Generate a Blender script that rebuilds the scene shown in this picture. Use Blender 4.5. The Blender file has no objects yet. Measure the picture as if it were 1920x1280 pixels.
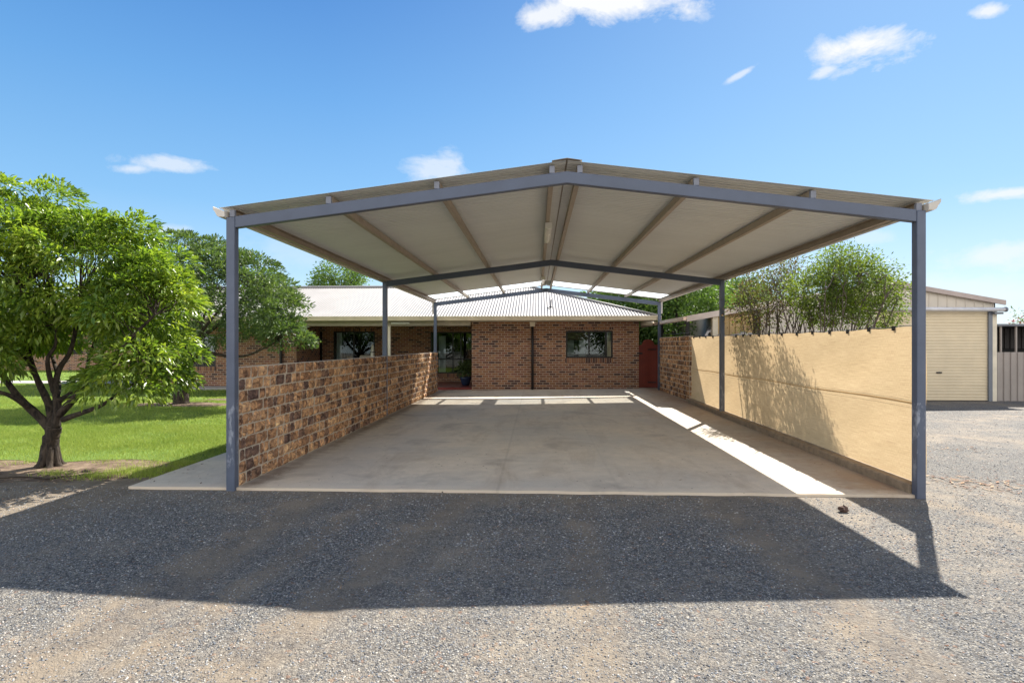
import bpy, math, random
import numpy as np
from mathutils import Vector, Matrix
R = math.radians
random.seed(7); rng = np.random.default_rng(11)
S = bpy.context.scene
C = S.collection

# ------------------------------------------------------------------ camera
F, TH, CY, EYE = 1068.0, 0.043, 646.0, 1.6          # focal in px of a 1920 wide frame, yaw, horizon row, eye height
cam_d = bpy.data.cameras.new('camera'); cam = bpy.data.objects.new('camera', cam_d); C.objects.link(cam)
cam.location = (0, 0, EYE); cam.rotation_euler = (R(90), 0, TH)
cam_d.sensor_width = 36; cam_d.lens = 36 * F / 1920; cam_d.shift_y = (CY - 640) / 1920
cam_d.clip_end = 2000; cam_d.clip_start = 0.05
S.camera = cam
S.render.resolution_x, S.render.resolution_y = 1024, 682

def gx(px, Y):                                       # world X of an image column on the plane y = Y
    t = (px - 960) / F
    return Y * (t * math.cos(TH) - math.sin(TH)) / (math.cos(TH) + t * math.sin(TH))
def gz(py, X, Y):                                    # world z of an image row at (X, Y)
    return EYE + (CY - py) * (-X * math.sin(TH) + Y * math.cos(TH)) / F
def at(px, py, Y):
    X = gx(px, Y); return (X, Y, gz(py, X, Y))
def vdir(px, py):
    t = (px - 960) / F; v = (CY - py) / F
    return Vector((t * math.cos(TH) - math.sin(TH), t * math.sin(TH) + math.cos(TH), v)).normalized()

# ------------------------------------------------------------------ light
SUNV = Vector((0.4656, 0.757, 1.0)).normalized()
SKY_STR, SUN_STR, EXPO = 0.15, 5.0, 1.25
sun_d = bpy.data.lights.new('sun', 'SUN'); sun_d.energy = SUN_STR; sun_d.angle = R(0.55); sun_d.color = (1.0, 0.95, 0.87)
sun = bpy.data.objects.new('sun', sun_d); C.objects.link(sun)
sun.rotation_euler = SUNV.to_track_quat('Z', 'Y').to_euler()
S.view_settings.view_transform = 'Standard'; S.view_settings.look = 'None'
S.view_settings.exposure = EXPO; S.view_settings.gamma = 1; S.view_settings.use_curve_mapping = False

world = bpy.data.worlds.new('World'); S.world = world; world.use_nodes = True
wt = world.node_tree; wn = wt.nodes; wl = wt.links
for n in list(wn): wn.remove(n)
def wm(op, a, b=None, c=None, clamp=False):
    n = wn.new('ShaderNodeMath'); n.operation = op; n.use_clamp = clamp
    for i, v in enumerate((a, b, c)):
        if v is None: continue
        if isinstance(v, (int, float)): n.inputs[i].default_value = v
        else: wl.new(v, n.inputs[i])
    return n.outputs[0]
def wdot(vec, v):
    n = wn.new('ShaderNodeVectorMath'); n.operation = 'DOT_PRODUCT'
    wl.new(vec, n.inputs[0]); n.inputs[1].default_value = tuple(v); return n.outputs['Value']
sky = wn.new('ShaderNodeTexSky'); sky.sky_type = 'NISHITA'; sky.sun_disc = False
sky.sun_elevation = math.asin(SUNV.z); sky.sun_rotation = math.atan2(SUNV.x, SUNV.y)
sky.altitude = 200; sky.air_density = 1.0; sky.dust_density = 0.6; sky.ozone_density = 2.2
tc = wn.new('ShaderNodeTexCoord'); V = tc.outputs['Generated']
mp = wn.new('ShaderNodeMapping'); wl.new(V, mp.inputs[0]); mp.inputs['Scale'].default_value = (1, 1, 1.7)
nz = wn.new('ShaderNodeTexNoise'); wl.new(mp.outputs[0], nz.inputs['Vector'])
nz.inputs['Scale'].default_value = 11; nz.inputs['Detail'].default_value = 11; nz.inputs['Roughness'].default_value = 0.63
nz.inputs['Distortion'].default_value = 0.25
nzv = wm('MULTIPLY_ADD', nz.outputs['Fac'], 3.2, -1.6)
CL = [(1165, 8, 150, 36, 0, 1.0), (1030, 28, 75, 24, 8, .9), (1635, 88, 98, 46, 14, 1.0), (1545, 135, 34, 12, 25, .7), (1395, 136, 34, 7, 32, .6),
      (1850, 22, 34, 15, 8, .85), (315, 308, 84, 18, -3, .6), (250, 316, 40, 11, 0, .6), (812, 318, 62, 34, 8, .6), (1880, 364, 80, 15, 6, .8),
      (1860, 478, 120, 36, 3, .6), (320, 432, 50, 13, 4, .35), (1625, 442, 50, 16, 0, .3), (1780, 545, 180, 40, 0, .35), (560, 470, 120, 40, 0, .2)]
tot = None
for (cx, cyy, a, b, tilt, s) in CL:
    c = vdir(cx, cyy); u = Vector((math.cos(TH), math.sin(TH), 0)); u = (u - c * u.dot(c)).normalized(); v = c.cross(u) * -1
    if v.z < 0: v = -v
    q = R(tilt); u2 = u * math.cos(q) + v * math.sin(q); v2 = v * math.cos(q) - u * math.sin(q)
    k = c.dot(Vector((-math.sin(TH), math.cos(TH), 0)))
    du = wm('MULTIPLY', wdot(V, u2), F / (a * k)); dv = wm('MULTIPLY', wdot(V, v2), F / (b * k))
    r = wm('SQRT', wm('ADD', wm('MULTIPLY', du, du), wm('MULTIPLY', dv, dv)))
    m = wm('SUBTRACT', 1.0, r)
    m = wm('ADD', m, wm('MULTIPLY', nzv, 0.95))
    m = wm('MULTIPLY', m, 1.5, clamp=True)
    m = wm('MULTIPLY', wm('MULTIPLY', m, wm('GREATER_THAN', wdot(V, c), 0.5)), s)
    # nothing leaks past 1.6 radii
    m = wm('MULTIPLY', m, wm('SUBTRACT', 2.2, wm('MULTIPLY', r, 1.3), clamp=True))
    tot = m if tot is None else wm('MAXIMUM', tot, m)
# clear-sky gradient (deep blue overhead, pale towards the horizon and the sun's side) blended over the Nishita sky
def wramp(fac, stops):
    n = wn.new('ShaderNodeValToRGB'); wl.new(fac, n.inputs[0]); el = n.color_ramp.elements
    while len(el) < len(stops): el.new(0.5)
    for e, (p, c) in zip(el, stops): e.position = p; e.color = (c[0], c[1], c[2], 1) if isinstance(c, tuple) else (c, c, c, 1)
    return n.outputs[0]
def wmix(f, a, b):
    n = wn.new('ShaderNodeMix'); n.data_type = 'RGBA'
    for k, v in (('Factor', f), ('A', a), ('B', b)):
        if isinstance(v, (int, float)): n.inputs[k].default_value = v
        elif isinstance(v, tuple): n.inputs[k].default_value = (*v, 1)
        else: wl.new(v, n.inputs[k])
    return n.outputs['Result']
sx = wn.new('ShaderNodeSeparateXYZ'); wl.new(V, sx.inputs[0]); VX, VY, VZ = sx.outputs
grad = wramp(VZ, [(0.0, (.62, .79, .92)), (.10, (.44, .68, .88)), (.22, (.21, .49, .82)), (.38, (.105, .35, .73)), (.52, (.04, .22, .60)), (1.0, (.03, .15, .46))])
pale = wramp(VZ, [(0.0, (.68, .82, .93)), (.22, (.31, .58, .86)), (.6, (.12, .36, .73)), (1.0, (.06, .22, .55))])
side = wm('MULTIPLY_ADD', VX, .9, .28, True)
grad = wmix(side, grad, pale)
sc_ = wn.new('ShaderNodeVectorMath'); sc_.operation = 'SCALE'; wl.new(grad, sc_.inputs[0]); sc_.inputs['Scale'].default_value = 1 / (SKY_STR * 2 ** EXPO)
skyc = wmix(.88, sky.outputs[0], sc_.outputs[0])
# unseen bright broken cloud added low behind the camera to lift light under the carport
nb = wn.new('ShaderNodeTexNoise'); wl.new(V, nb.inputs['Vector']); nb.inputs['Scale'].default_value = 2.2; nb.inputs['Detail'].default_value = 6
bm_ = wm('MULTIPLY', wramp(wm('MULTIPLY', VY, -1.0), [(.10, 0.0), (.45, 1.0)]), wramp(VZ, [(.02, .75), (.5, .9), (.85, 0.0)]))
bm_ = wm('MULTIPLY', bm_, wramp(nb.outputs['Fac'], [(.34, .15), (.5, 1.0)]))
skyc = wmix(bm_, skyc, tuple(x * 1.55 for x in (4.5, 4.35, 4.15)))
skyc = wmix(tot, skyc, tuple(x / (SKY_STR * 2 ** EXPO) for x in (.98, 1.0, 1.03)))
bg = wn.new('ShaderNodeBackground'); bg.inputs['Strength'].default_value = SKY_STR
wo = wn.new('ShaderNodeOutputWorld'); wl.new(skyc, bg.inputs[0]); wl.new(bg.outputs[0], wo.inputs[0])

# ------------------------------------------------------------------ material helpers
class NT:
    def __init__(s, name):
        s.m = bpy.data.materials.new(name); s.m.use_nodes = True
        s.t = s.m.node_tree; s.n = s.t.nodes; s.l = s.t.links
        for q in list(s.n): s.n.remove(q)
        s.out = s.n.new('ShaderNodeOutputMaterial'); s.b = s.n.new('ShaderNodeBsdfPrincipled')
        s.l.new(s.b.outputs[0], s.out.inputs[0])
        s.b.inputs['Specular IOR Level'].default_value = 0.3
        s.tc = s.n.new('ShaderNodeTexCoord')
    def uv(s, sx=1, sy=1, rot=0):
        m = s.n.new('ShaderNodeMapping'); s.l.new(s.tc.outputs['UV'], m.inputs[0])
        m.inputs['Scale'].default_value = (sx, sy, 1); m.inputs['Rotation'].default_value = (0, 0, rot); return m.outputs[0]
    def ob(s, sx=1, sy=1, sz=1, rot=0):
        m = s.n.new('ShaderNodeMapping'); s.l.new(s.tc.outputs['Object'], m.inputs[0])
        m.inputs['Scale'].default_value = (sx, sy, sz); m.inputs['Rotation'].default_value = (0, 0, rot); return m.outputs[0]
    def noise(s, vec, scale, detail=4, rough=.55, dist=0, out='Fac'):
        n = s.n.new('ShaderNodeTexNoise'); s.l.new(vec, n.inputs['Vector']); n.inputs['Scale'].default_value = scale
        n.inputs['Detail'].default_value = detail; n.inputs['Roughness'].default_value = rough; n.inputs['Distortion'].default_value = dist
        return n.outputs[out]
    def vor(s, vec, scale, feature='F1', out='Color', rand=1):
        n = s.n.new('ShaderNodeTexVoronoi'); n.feature = feature; s.l.new(vec, n.inputs['Vector']); n.inputs['Scale'].default_value = scale
        n.inputs['Randomness'].default_value = rand
        return n.outputs[out]
    def math(s, op, a, b=None, c=None, clamp=False):
        n = s.n.new('ShaderNodeMath'); n.operation = op; n.use_clamp = clamp
        for i, v in enumerate((a, b, c)):
            if v is None: continue
            if isinstance(v, (int, float)): n.inputs[i].default_value = v
            else: s.l.new(v, n.inputs[i])
        return n.outputs[0]
    def ramp(s, fac, stops, interp='LINEAR'):
        n = s.n.new('ShaderNodeValToRGB'); n.color_ramp.interpolation = interp; s.l.new(fac, n.inputs[0])
        el = n.color_ramp.elements
        while len(el) < len(stops): el.new(0.5)
        for e, (p, c) in zip(el, stops):
            e.position = p; e.color = (c[0], c[1], c[2], 1) if isinstance(c, tuple) else (c, c, c, 1)
        return n.outputs[0]
    def mix(s, fac, a, b, mode='MIX'):
        n = s.n.new('ShaderNodeMix'); n.data_type = 'RGBA'; n.blend_type = mode
        for k, v in (('Factor', fac), ('A', a), ('B', b)):
            if isinstance(v, (int, float)): n.inputs[k].default_value = v
            elif isinstance(v, tuple): n.inputs[k].default_value = (v[0], v[1], v[2], 1)
            else: s.l.new(v, n.inputs[k])
        return n.outputs['Result']
    def rgb(s, v):
        n = s.n.new('ShaderNodeSeparateColor'); s.l.new(v, n.inputs[0]); return n.outputs
    def xyz(s, v):
        n = s.n.new('ShaderNodeSeparateXYZ'); s.l.new(v, n.inputs[0]); return n.outputs
    def attr(s, name):
        n = s.n.new('ShaderNodeAttribute'); n.attribute_name = name; return n.outputs['Fac']
    def island(s):
        return s.n.new('ShaderNodeNewGeometry').outputs['Random Per Island']
    def col(s, v):
        if isinstance(v, tuple): s.b.inputs['Base Color'].default_value = (v[0], v[1], v[2], 1)
        else: s.l.new(v, s.b.inputs['Base Color'])
    def rough(s, v):
        if isinstance(v, (int, float)): s.b.inputs['Roughness'].default_value = v
        else: s.l.new(v, s.b.inputs['Roughness'])
    def bump(s, h, strength=.5, dist=.01):
        n = s.n.new('ShaderNodeBump'); n.inputs['Strength'].default_value = strength; n.inputs['Distance'].default_value = dist
        s.l.new(h, n.inputs['Height']); s.l.new(n.outputs[0], s.b.inputs['Normal'])

def paint(name, c, rough=.45, metal=0, var=.12, scale=3, bump=0, spec=.4, dirt=None):
    t = NT(name); v = t.noise(t.ob(), scale, 5, .6)
    lo = tuple(x * (1 - var) for x in c); hi = tuple(min(1, x * (1 + var)) for x in c)
    base = t.ramp(v, [(.3, lo), (.7, hi)])
    if dirt:
        d = t.ramp(t.noise(t.ob(), 7, 6, .7), [(.55, 0.0), (.72, 1.0)])
        base = t.mix(t.math('MULTIPLY', d, dirt[1]), base, dirt[0])
    t.col(base); t.rough(t.math('MULTIPLY_ADD', v, .2, rough - .1)); t.b.inputs['Metallic'].default_value = metal
    t.b.inputs['Specular IOR Level'].default_value = spec
    if bump: t.bump(t.noise(t.ob(), 60, 3), bump, .004)
    return t.m

M = {}
# frame steel: blue-grey paint, scuffed near the feet
t = NT('frame_paint'); v = t.noise(t.ob(), 4, 6, .65); z = t.xyz(t.ob())['Z']
base = t.ramp(v, [(.3, (.075, .092, .135)), (.7, (.10, .12, .17))])
sc = t.math('MULTIPLY', t.ramp(t.noise(t.ob(14, 14, 4), 1, 6, .7), [(.53, 0.0), (.62, 1.0)]), t.ramp(z, [(.1, 0.0), (.35, .8), (1.0, .9), (1.15, 0.0)]))
t.col(t.mix(t.math('MULTIPLY', sc, .8), base, (.34, .37, .42))); t.rough(.42); t.b.inputs['Specular IOR Level'].default_value = .5
t.bump(t.noise(t.ob(), 45, 4), .12, .003); M['frame'] = t.m
M['frame_dark'] = paint('frame_paint_plain', (.082, .10, .145), .42, spec=.5)
M['purlin'] = paint('purlin_zinc', (.36, .29, .22), .5, .0, .12, 5, dirt=((.2, .13, .08), .4))
M['purlin_end'] = paint('purlin_end_paint', (.2, .21, .25), .5)
M['gutter'] = paint('cream_gutter', (.66, .56, .40), .4)
M['gutter_white'] = paint('pale_gutter', (.60, .55, .48), .4)
M['black'] = paint('black_frame', (.012, .012, .013), .35)
M['cream'] = paint('cream_paint', (.68, .60, .46), .45)
M['brownpipe'] = paint('dark_pipe', (.022, .018, .018), .4)
M['red'] = paint('red_gate_paint', (.17, .026, .013), .55, var=.18)
M['white'] = paint('white_plastic', (.72, .70, .62), .35)
M['soffit'] = paint('soffit_sheet', (.42, .36, .28), .6)
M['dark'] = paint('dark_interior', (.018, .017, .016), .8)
M['timber'] = paint('brown_timber', (.10, .05, .03), .6)

# corrugated sheet colours
t = NT('roof_underside'); v = t.noise(t.ob(), 1.2, 6, .6)
base = t.ramp(v, [(.3, (.66, .67, .64)), (.7, (.74, .75, .72))])
st = t.noise(t.ob(.6, 18, 1), 1, 4, .6); base = t.mix(.25, base, t.ramp(st, [(.3, (.46, .45, .43)), (.7, (.68, .68, .65))]))
t.col(base); t.rough(.45); t.b.inputs['Specular IOR Level'].default_value = .35; M['sheet'] = t.m
t = NT('house_roof'); v = t.noise(t.ob(), 1.5, 5, .6)
t.col(t.ramp(v, [(.3, (.215, .20, .185)), (.7, (.26, .243, .228))])); t.rough(.5); M['roof'] = t.m
t = NT('clear_sheet')
tr = t.n.new('ShaderNodeBsdfTransparent'); tr.inputs[0].default_value = (.93, .95, .95, 1)
ms = t.n.new('ShaderNodeMixShader'); ms.inputs[0].default_value = .30
tl = t.n.new('ShaderNodeBsdfTranslucent'); tl.inputs[0].default_value = (.9, .93, .95, 1)
t.l.new(tr.outputs[0], ms.inputs[1]); t.l.new(tl.outputs[0], ms.inputs[2]); t.l.new(ms.outputs[0], t.out.inputs[0]); M['clear'] = t.m

# house brick
def brick(name, stops, mortar, bw, bh, ms=.010):
    t = NT(name); uv = t.uv()
    b = t.n.new('ShaderNodeTexBrick'); t.l.new(uv, b.inputs['Vector'])
    b.inputs['Scale'].default_value = 1; b.inputs['Brick Width'].default_value = bw; b.inputs['Row Height'].default_value = bh
    b.inputs['Mortar Size'].default_value = ms; b.inputs['Mortar Smooth'].default_value = .15
    b.inputs['Color1'].default_value = (0, 0, 0, 1); b.inputs['Color2'].default_value = (1, 1, 1, 1); b.inputs['Mortar'].default_value = (.5, .5, .5, 1)
    c = t.ramp(b.outputs['Color'], stops)
    n = t.noise(uv, 26, 5, .65); c = t.mix(.55, c, t.ramp(n, [(.3, (.25, .25, .25)), (.7, (.8, .8, .8))]), 'OVERLAY')
    big = t.noise(uv, .9, 3); c = t.mix(.25, c, t.ramp(big, [(.35, (.3, .3, .3)), (.65, (.7, .7, .7))]), 'OVERLAY')
    mo = t.ramp(t.noise(uv, 40, 3), [(.3, tuple(x * .8 for x in mortar)), (.7, mortar)])
    t.col(t.mix(b.outputs['Fac'], c, mo)); t.rough(.85)
    h = t.math('ADD', t.math('MULTIPLY', b.outputs['Fac'], -1.0), t.math('MULTIPLY', n, .35)); t.bump(h, .8, .008)
    return t.m
HB = [(0, (.07, .038, .035)), (.14, (.10, .05, .042)), (.26, (.19, .085, .055)), (.5, (.27, .125, .065)), (.7, (.32, .155, .075)), (.86, (.24, .10, .07)), (1, (.38, .20, .10))]
M['brick'] = brick('house_brick', HB, (.52, .41, .31), .218, .0793, .009)
M['soldier'] = brick('soldier_brick', HB, (.34, .26, .19), .0793, .30, .009)

# split-face block
t = NT('split_block'); r = t.attr('rnd'); uv = t.uv()
c = t.ramp(r, [(0, (.11, .08, .075)), (.2, (.17, .12, .095)), (.27, (.23, .15, .10)), (.5, (.31, .205, .125)), (.75, (.39, .27, .165)), (1, (.47, .34, .22))])
n1 = t.noise(uv, 11, 6, .7, .8); n2 = t.noise(uv, 45, 4, .6)
st = t.noise(t.uv(22, 7), 1, 5, .7, .5)
dk = t.ramp(n1, [(.34, (.10, .07, .07)), (.48, (.45, .40, .38)), (.64, (1.0, .88, .72))])
c = t.mix(.95, c, dk, 'OVERLAY'); c = t.mix(.5, c, t.ramp(st, [(.3, (.2, .16, .15)), (.65, (.8, .72, .62))]), 'OVERLAY')
t.col(c); t.rough(.88); t.bump(t.math('ADD', n1, t.math('MULTIPLY', n2, .5)), .9, .012); M['block'] = t.m
t = NT('block_mortar'); n = t.noise(t.ob(), 60, 3); t.col(t.ramp(n, [(.3, (.44, .37, .29)), (.7, (.56, .48, .38))])); t.rough(.9); t.bump(n, .5, .004); M['mortar'] = t.m

# concrete slab
t = NT('concrete'); o = t.ob()
a = t.noise(o, .55, 6, .6, .4); b_ = t.noise(o, 6, 6, .7); g = t.noise(o, 120, 2, .5)
c = t.ramp(a, [(.32, (.41, .375, .33)), (.52, (.48, .425, .355)), (.7, (.54, .465, .375))])
c = t.mix(.35, c, t.ramp(b_, [(.3, (.36, .36, .36)), (.7, (.62, .61, .6))]), 'OVERLAY')
c = t.mix(.25, c, t.ramp(g, [(.3, (.3, .3, .3)), (.7, (.7, .7, .7))]), 'OVERLAY')
X, Y, Z = t.xyz(o)
# brown dirt along the right kerb and by the wall foot, tyre traces, dark specks
ed = t.ramp(t.math('ADD', X, t.math('MULTIPLY', b_, 1.6)), [(.36, 0.0), (.46, 1.0)])
e2 = t.math('ADD', t.math('MULTIPLY', X, .1), t.math('MULTIPLY', b_, .16)); ed = t.ramp(e2, [(.385, 0.0), (.455, .85)])
c = t.mix(ed, c, (.25, .165, .11))
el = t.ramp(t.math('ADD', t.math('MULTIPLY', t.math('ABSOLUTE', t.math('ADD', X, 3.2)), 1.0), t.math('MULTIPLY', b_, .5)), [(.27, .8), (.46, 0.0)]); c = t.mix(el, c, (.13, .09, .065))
st2 = t.noise(t.ob(1.2, .35, 1, .25), 1.6, 5, .7, .6); c = t.mix(t.ramp(st2, [(.50, 0.0), (.70, .6)]), c, (.30, .235, .175))
st3 = t.noise(t.ob(.5, 3, 1), 1.1, 4, .6, .3); c = t.mix(t.ramp(st3, [(.55, 0.0), (.78, .4)]), c, (.58, .52, .44))
blu = t.ramp(t.noise(t.ob(.35, .3, 1), 1.0, 3, .5), [(.48, 0.0), (.66, .5)]); c = t.mix(blu, c, (.33, .335, .34))
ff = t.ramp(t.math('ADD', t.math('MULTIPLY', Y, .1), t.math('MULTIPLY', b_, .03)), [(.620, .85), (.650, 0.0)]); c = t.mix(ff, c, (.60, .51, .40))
sp = t.vor(o, 7, 'F1', 'Distance'); sp = t.math('MULTIPLY', t.ramp(sp, [(.05, 1.0), (.10, 0.0)]), t.ramp(t.noise(o, 1.3, 3), [(.46, 0.0), (.54, 1.0)])); c = t.mix(sp, c, (.07, .055, .045))
for (ax_, pos, st_) in ((X, -.42, .16), (X, .9, .08), (Y, 12.5, .2)):
    j_ = t.math('MULTIPLY', t.ramp(t.math('ABSOLUTE', t.math('SUBTRACT', t.math('ADD', ax_, t.math('MULTIPLY', b_, .01)), pos + .005)), [(.010, 1.0), (.022, 0.0)]), st_); c = t.mix(j_, c, (.14, .12, .10))
oil = t.ramp(t.noise(o, .9, 4, .6, .5), [(.56, 0.0), (.68, .5)]); c = t.mix(oil, c, (.22, .19, .17))
c = t.mix(1.0, c, (1.18, 1.15, 1.10), 'MULTIPLY')
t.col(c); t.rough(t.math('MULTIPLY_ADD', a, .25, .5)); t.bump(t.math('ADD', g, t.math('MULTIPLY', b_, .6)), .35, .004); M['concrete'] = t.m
M['kerb'] = paint('kerb_concrete', (.27, .205, .14), .85, var=.3, scale=9, bump=.5)

# gravel ground
t = NT('gravel'); o = t.ob()
big = t.noise(t.ob(1, 1, 1), .45, 5, .6, .6); mid = t.noise(o, 2.3, 5, .65, .4)
vc = t.vor(o, 98); vr = t.rgb(vc)['Red']; vd = t.vor(o, 98, 'F1', 'Distance')
vc2 = t.vor(o, 46); v2 = t.rgb(vc2); v2d = t.vor(o, 46, 'F1', 'Distance')
stone = t.ramp(vr, [(0, (.07, .072, .078)), (.25, (.16, .17, .185)), (.5, (.25, .255, .265)), (.75, (.33, .315, .29)), (.92, (.40, .385, .35)), (1, (.54, .52, .48))])
s2 = t.ramp(v2['Green'], [(0, (.06, .06, .07)), (.45, (.18, .19, .205)), (.8, (.30, .275, .24)), (1, (.52, .49, .43))])
stone = t.mix(t.math('MULTIPLY', t.ramp(v2['Red'], [(.62, 0.0), (.66, 1.0)]), .8), stone, s2)
stone = t.mix(t.ramp(v2['Blue'], [(.978, 0.0), (.982, .5)]), stone, (.36, .17, .09))
fine = t.noise(o, 190, 3, .6)
dirt = t.mix(.6, t.ramp(mid, [(.3, (.14, .106, .077)), (.7, (.30, .25, .19))]), t.ramp(fine, [(.3, (.3, .3, .3)), (.7, (.75, .75, .75))]), 'OVERLAY')
X, Y, Z = t.xyz(o)
# wheel tracks: two curved bands of compacted dirt either side of each parking line
def track(x0, slope, w):
    cx = t.math('ADD', t.math('MULTIPLY', t.math('SUBTRACT', Y, 6.1), slope), x0)
    d = t.math('ABSOLUTE', t.math('SUBTRACT', t.math('ADD', X, t.math('MULTIPLY', mid, .35)), cx))
    return t.ramp(t.math('DIVIDE', d, w), [(.35, .95), (1.0, 0.0)])
tk = None
for args in ((-2.2, .02, .42), (-.55, .22, .36), (1.95, -.03, .34), (.6, .03, .25), (-1.5, .1, .2), (4.2, -.2, .3)):
    k = track(*args); tk = k if tk is None else t.math('MAXIMUM', tk, k)
dm = t.ramp(t.math('ADD', t.math('MULTIPLY', big, .7), t.math('MULTIPLY', mid, .45)), [(.52, 0.0), (.70, .75)])
dm = t.math('MAXIMUM', dm, t.math('MULTIPLY', tk, t.ramp(mid, [(.3, .35), (.6, .95)])))
# brown earth where the gravel runs out in front of the lawn
le = t.math('ADD', t.math('ADD', X, t.math('MULTIPLY', Y, -.55)), t.math('MULTIPLY', mid, 1.6)); lm = t.ramp(t.math('MULTIPLY_ADD', le, -.1, 0.0), [(.56, 0.0), (.68, .9)]); dm = t.math('MAXIMUM', dm, lm)
fb_ = t.math('ADD', Y, t.math('MULTIPLY', mid, 1.3)); dm = t.math('MAXIMUM', dm, t.math('MULTIPLY', t.ramp(t.math('MULTIPLY', fb_, .1), [(.60, 0.0), (.67, .75)]), t.math('LESS_THAN', X, 4.0)))
c = t.mix(dm, stone, dirt)
c = t.mix(.35, c, t.ramp(big, [(.3, (.38, .38, .39)), (.7, (.66, .64, .6))]), 'OVERLAY')
gap = t.ramp(vd, [(.35, 1.0), (.75, .0)])
c = t.mix(t.math('MULTIPLY', t.math('SUBTRACT', 1.0, gap), t.math('SUBTRACT', .8, dm, clamp=True)), c, (.08, .07, .06))
t.col(t.mix(1.0, c, (.82, .795, .745), 'MULTIPLY')); t.rough(.82)
h = t.math('ADD', t.math('MULTIPLY', t.math('SUBTRACT', 1.0, vd), 1.0), t.math('MULTIPLY', t.math('SUBTRACT', 1.0, v2d), .8))
trd = t.noise(t.ob(9, 26, 1, .2), 1, 3, .6, 1.0); h = t.math('ADD', h, t.math('MULTIPLY', tk, t.math('MULTIPLY', trd, 2.6)))
h = t.math('ADD', t.math('MULTIPLY', h, t.math('SUBTRACT', 1.0, t.math('MULTIPLY', dm, .65))), t.math('MULTIPLY', fine, .5))
t.bump(h, .9, .011); M['gravel'] = t.m
t = NT('loose_stone'); r = t.island()
t.col(t.ramp(r, [(0, (.06, .063, .07)), (.3, (.15, .165, .185)), (.55, (.26, .265, .275)), (.75, (.36, .335, .29)), (.93, (.46, .44, .40)), (.975, (.36, .22, .14)), (1, (.56, .54, .5))])); t.rough(.75); M['stone'] = t.m

# lawn
t = NT('lawn_earth'); o = t.ob(); n = t.noise(o, 1.1, 5, .6, .3); n2 = t.noise(o, 45, 4, .7)
c = t.ramp(n, [(.3, (.09, .15, .022)), (.7, (.15, .23, .035))]); c = t.mix(.5, c, t.ramp(n2, [(.3, (.2, .2, .2)), (.7, (.8, .8, .8))]), 'OVERLAY')
t.col(c); t.rough(.9); t.bump(n2, .8, .02); M['lawn'] = t.m
t = NT('grass_blade'); o = t.ob(); n = t.noise(o, .9, 4, .6, .3); r = t.island()
c = t.ramp(n, [(.3, (.23, .31, .045)), (.7, (.37, .42, .085))]); c = t.mix(.45, c, t.ramp(r, [(0, (.10, .18, .018)), (.6, (.32, .44, .06)), (1, (.45, .47, .15))]))
t.col(c); t.rough(.6)
tl = t.n.new('ShaderNodeBsdfTranslucent'); t.l.new(c, tl.inputs[0]); ms = t.n.new('ShaderNodeMixShader'); ms.inputs[0].default_value = .4
t.l.new(t.b.outputs[0], ms.inputs[1]); t.l.new(tl.outputs[0], ms.inputs[2]); t.l.new(ms.outputs[0], t.out.inputs[0]); M['grass'] = t.m
t = NT('bare_earth'); o = t.ob(); n = t.noise(o, 5, 6, .7); n2 = t.noise(o, 70, 4, .7)
c = t.ramp(n, [(.35, (.075, .048, .032)), (.55, (.17, .12, .08)), (.7, (.28, .215, .15))]); c = t.mix(.5, c, t.ramp(n2, [(.3, (.25, .25, .25)), (.7, (.8, .8, .8))]), 'OVERLAY')
t.col(c); t.rough(.9); t.bump(n2, .7, .012); M['earth'] = t.m
M['path'] = paint('path_concrete', (.36, .33, .31), .8, var=.15, scale=5, bump=.3)
t = NT('red_paving'); o = t.ob(); n = t.noise(o, 6, 4); t.col(t.ramp(n, [(.3, (.17, .035, .028)), (.7, (.24, .055, .045))])); t.rough(.3); M['paving'] = t.m

# foliage
def leaf(name, stops, trans=.35, rough=.38, spec=.45, cscale=1.2, tint=1.35):
    t = NT(name); r = t.island(); n = t.noise(t.ob(), cscale, 3, .5)
    c = t.ramp(t.math('ADD', t.math('MULTIPLY', r, .55), t.math('MULTIPLY_ADD', n, 1.0, -.28), clamp=True), stops)
    t.col(c); t.rough(rough); t.b.inputs['Specular IOR Level'].default_value = spec
    tl = t.n.new('ShaderNodeBsdfTranslucent'); t.l.new(t.mix(1.0, c, (tint, tint * 1.05, .6), 'MULTIPLY'), tl.inputs[0])
    ms = t.n.new('ShaderNodeMixShader'); ms.inputs[0].default_value = trans
    t.l.new(t.b.outputs[0], ms.inputs[1]); t.l.new(tl.outputs[0], ms.inputs[2]); t.l.new(ms.outputs[0], t.out.inputs[0]); return t.m
M['leafA'] = leaf('ash_leaf', [(0, (.045, .095, .016)), (.35, (.12, .20, .03)), (.7, (.25, .33, .045)), (1, (.42, .45, .10))], .42, rough=.3, spec=.6)
M['leafB'] = leaf('dark_leaf', [(0, (.032, .062, .02)), (.5, (.08, .13, .04)), (.85, (.15, .205, .07)), (1, (.24, .29, .13))], .36, rough=.5)
M['leafC'] = leaf('shrub_leaf', [(0, (.055, .09, .022)), (.5, (.13, .185, .038)), (.85, (.24, .29, .055)), (1, (.38, .40, .09))], .42, rough=.55, spec=.25)
M['leafD'] = leaf('purple_leaf', [(0, (.09, .05, .045)), (.35, (.15, .095, .065)), (.55, (.12, .15, .045)), (1, (.22, .26, .07))], .35, rough=.6, spec=.2)
M['leafE'] = leaf('far_leaf', [(0, (.05, .10, .025)), (.5, (.10, .17, .042)), (.85, (.17, .25, .065)), (1, (.26, .33, .09))], .4, rough=.6, spec=.2)
M['leafF'] = leaf('blue_leaf', [(0, (.03, .05, .03)), (.6, (.055, .085, .05)), (1, (.09, .13, .08))], .2)
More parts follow.
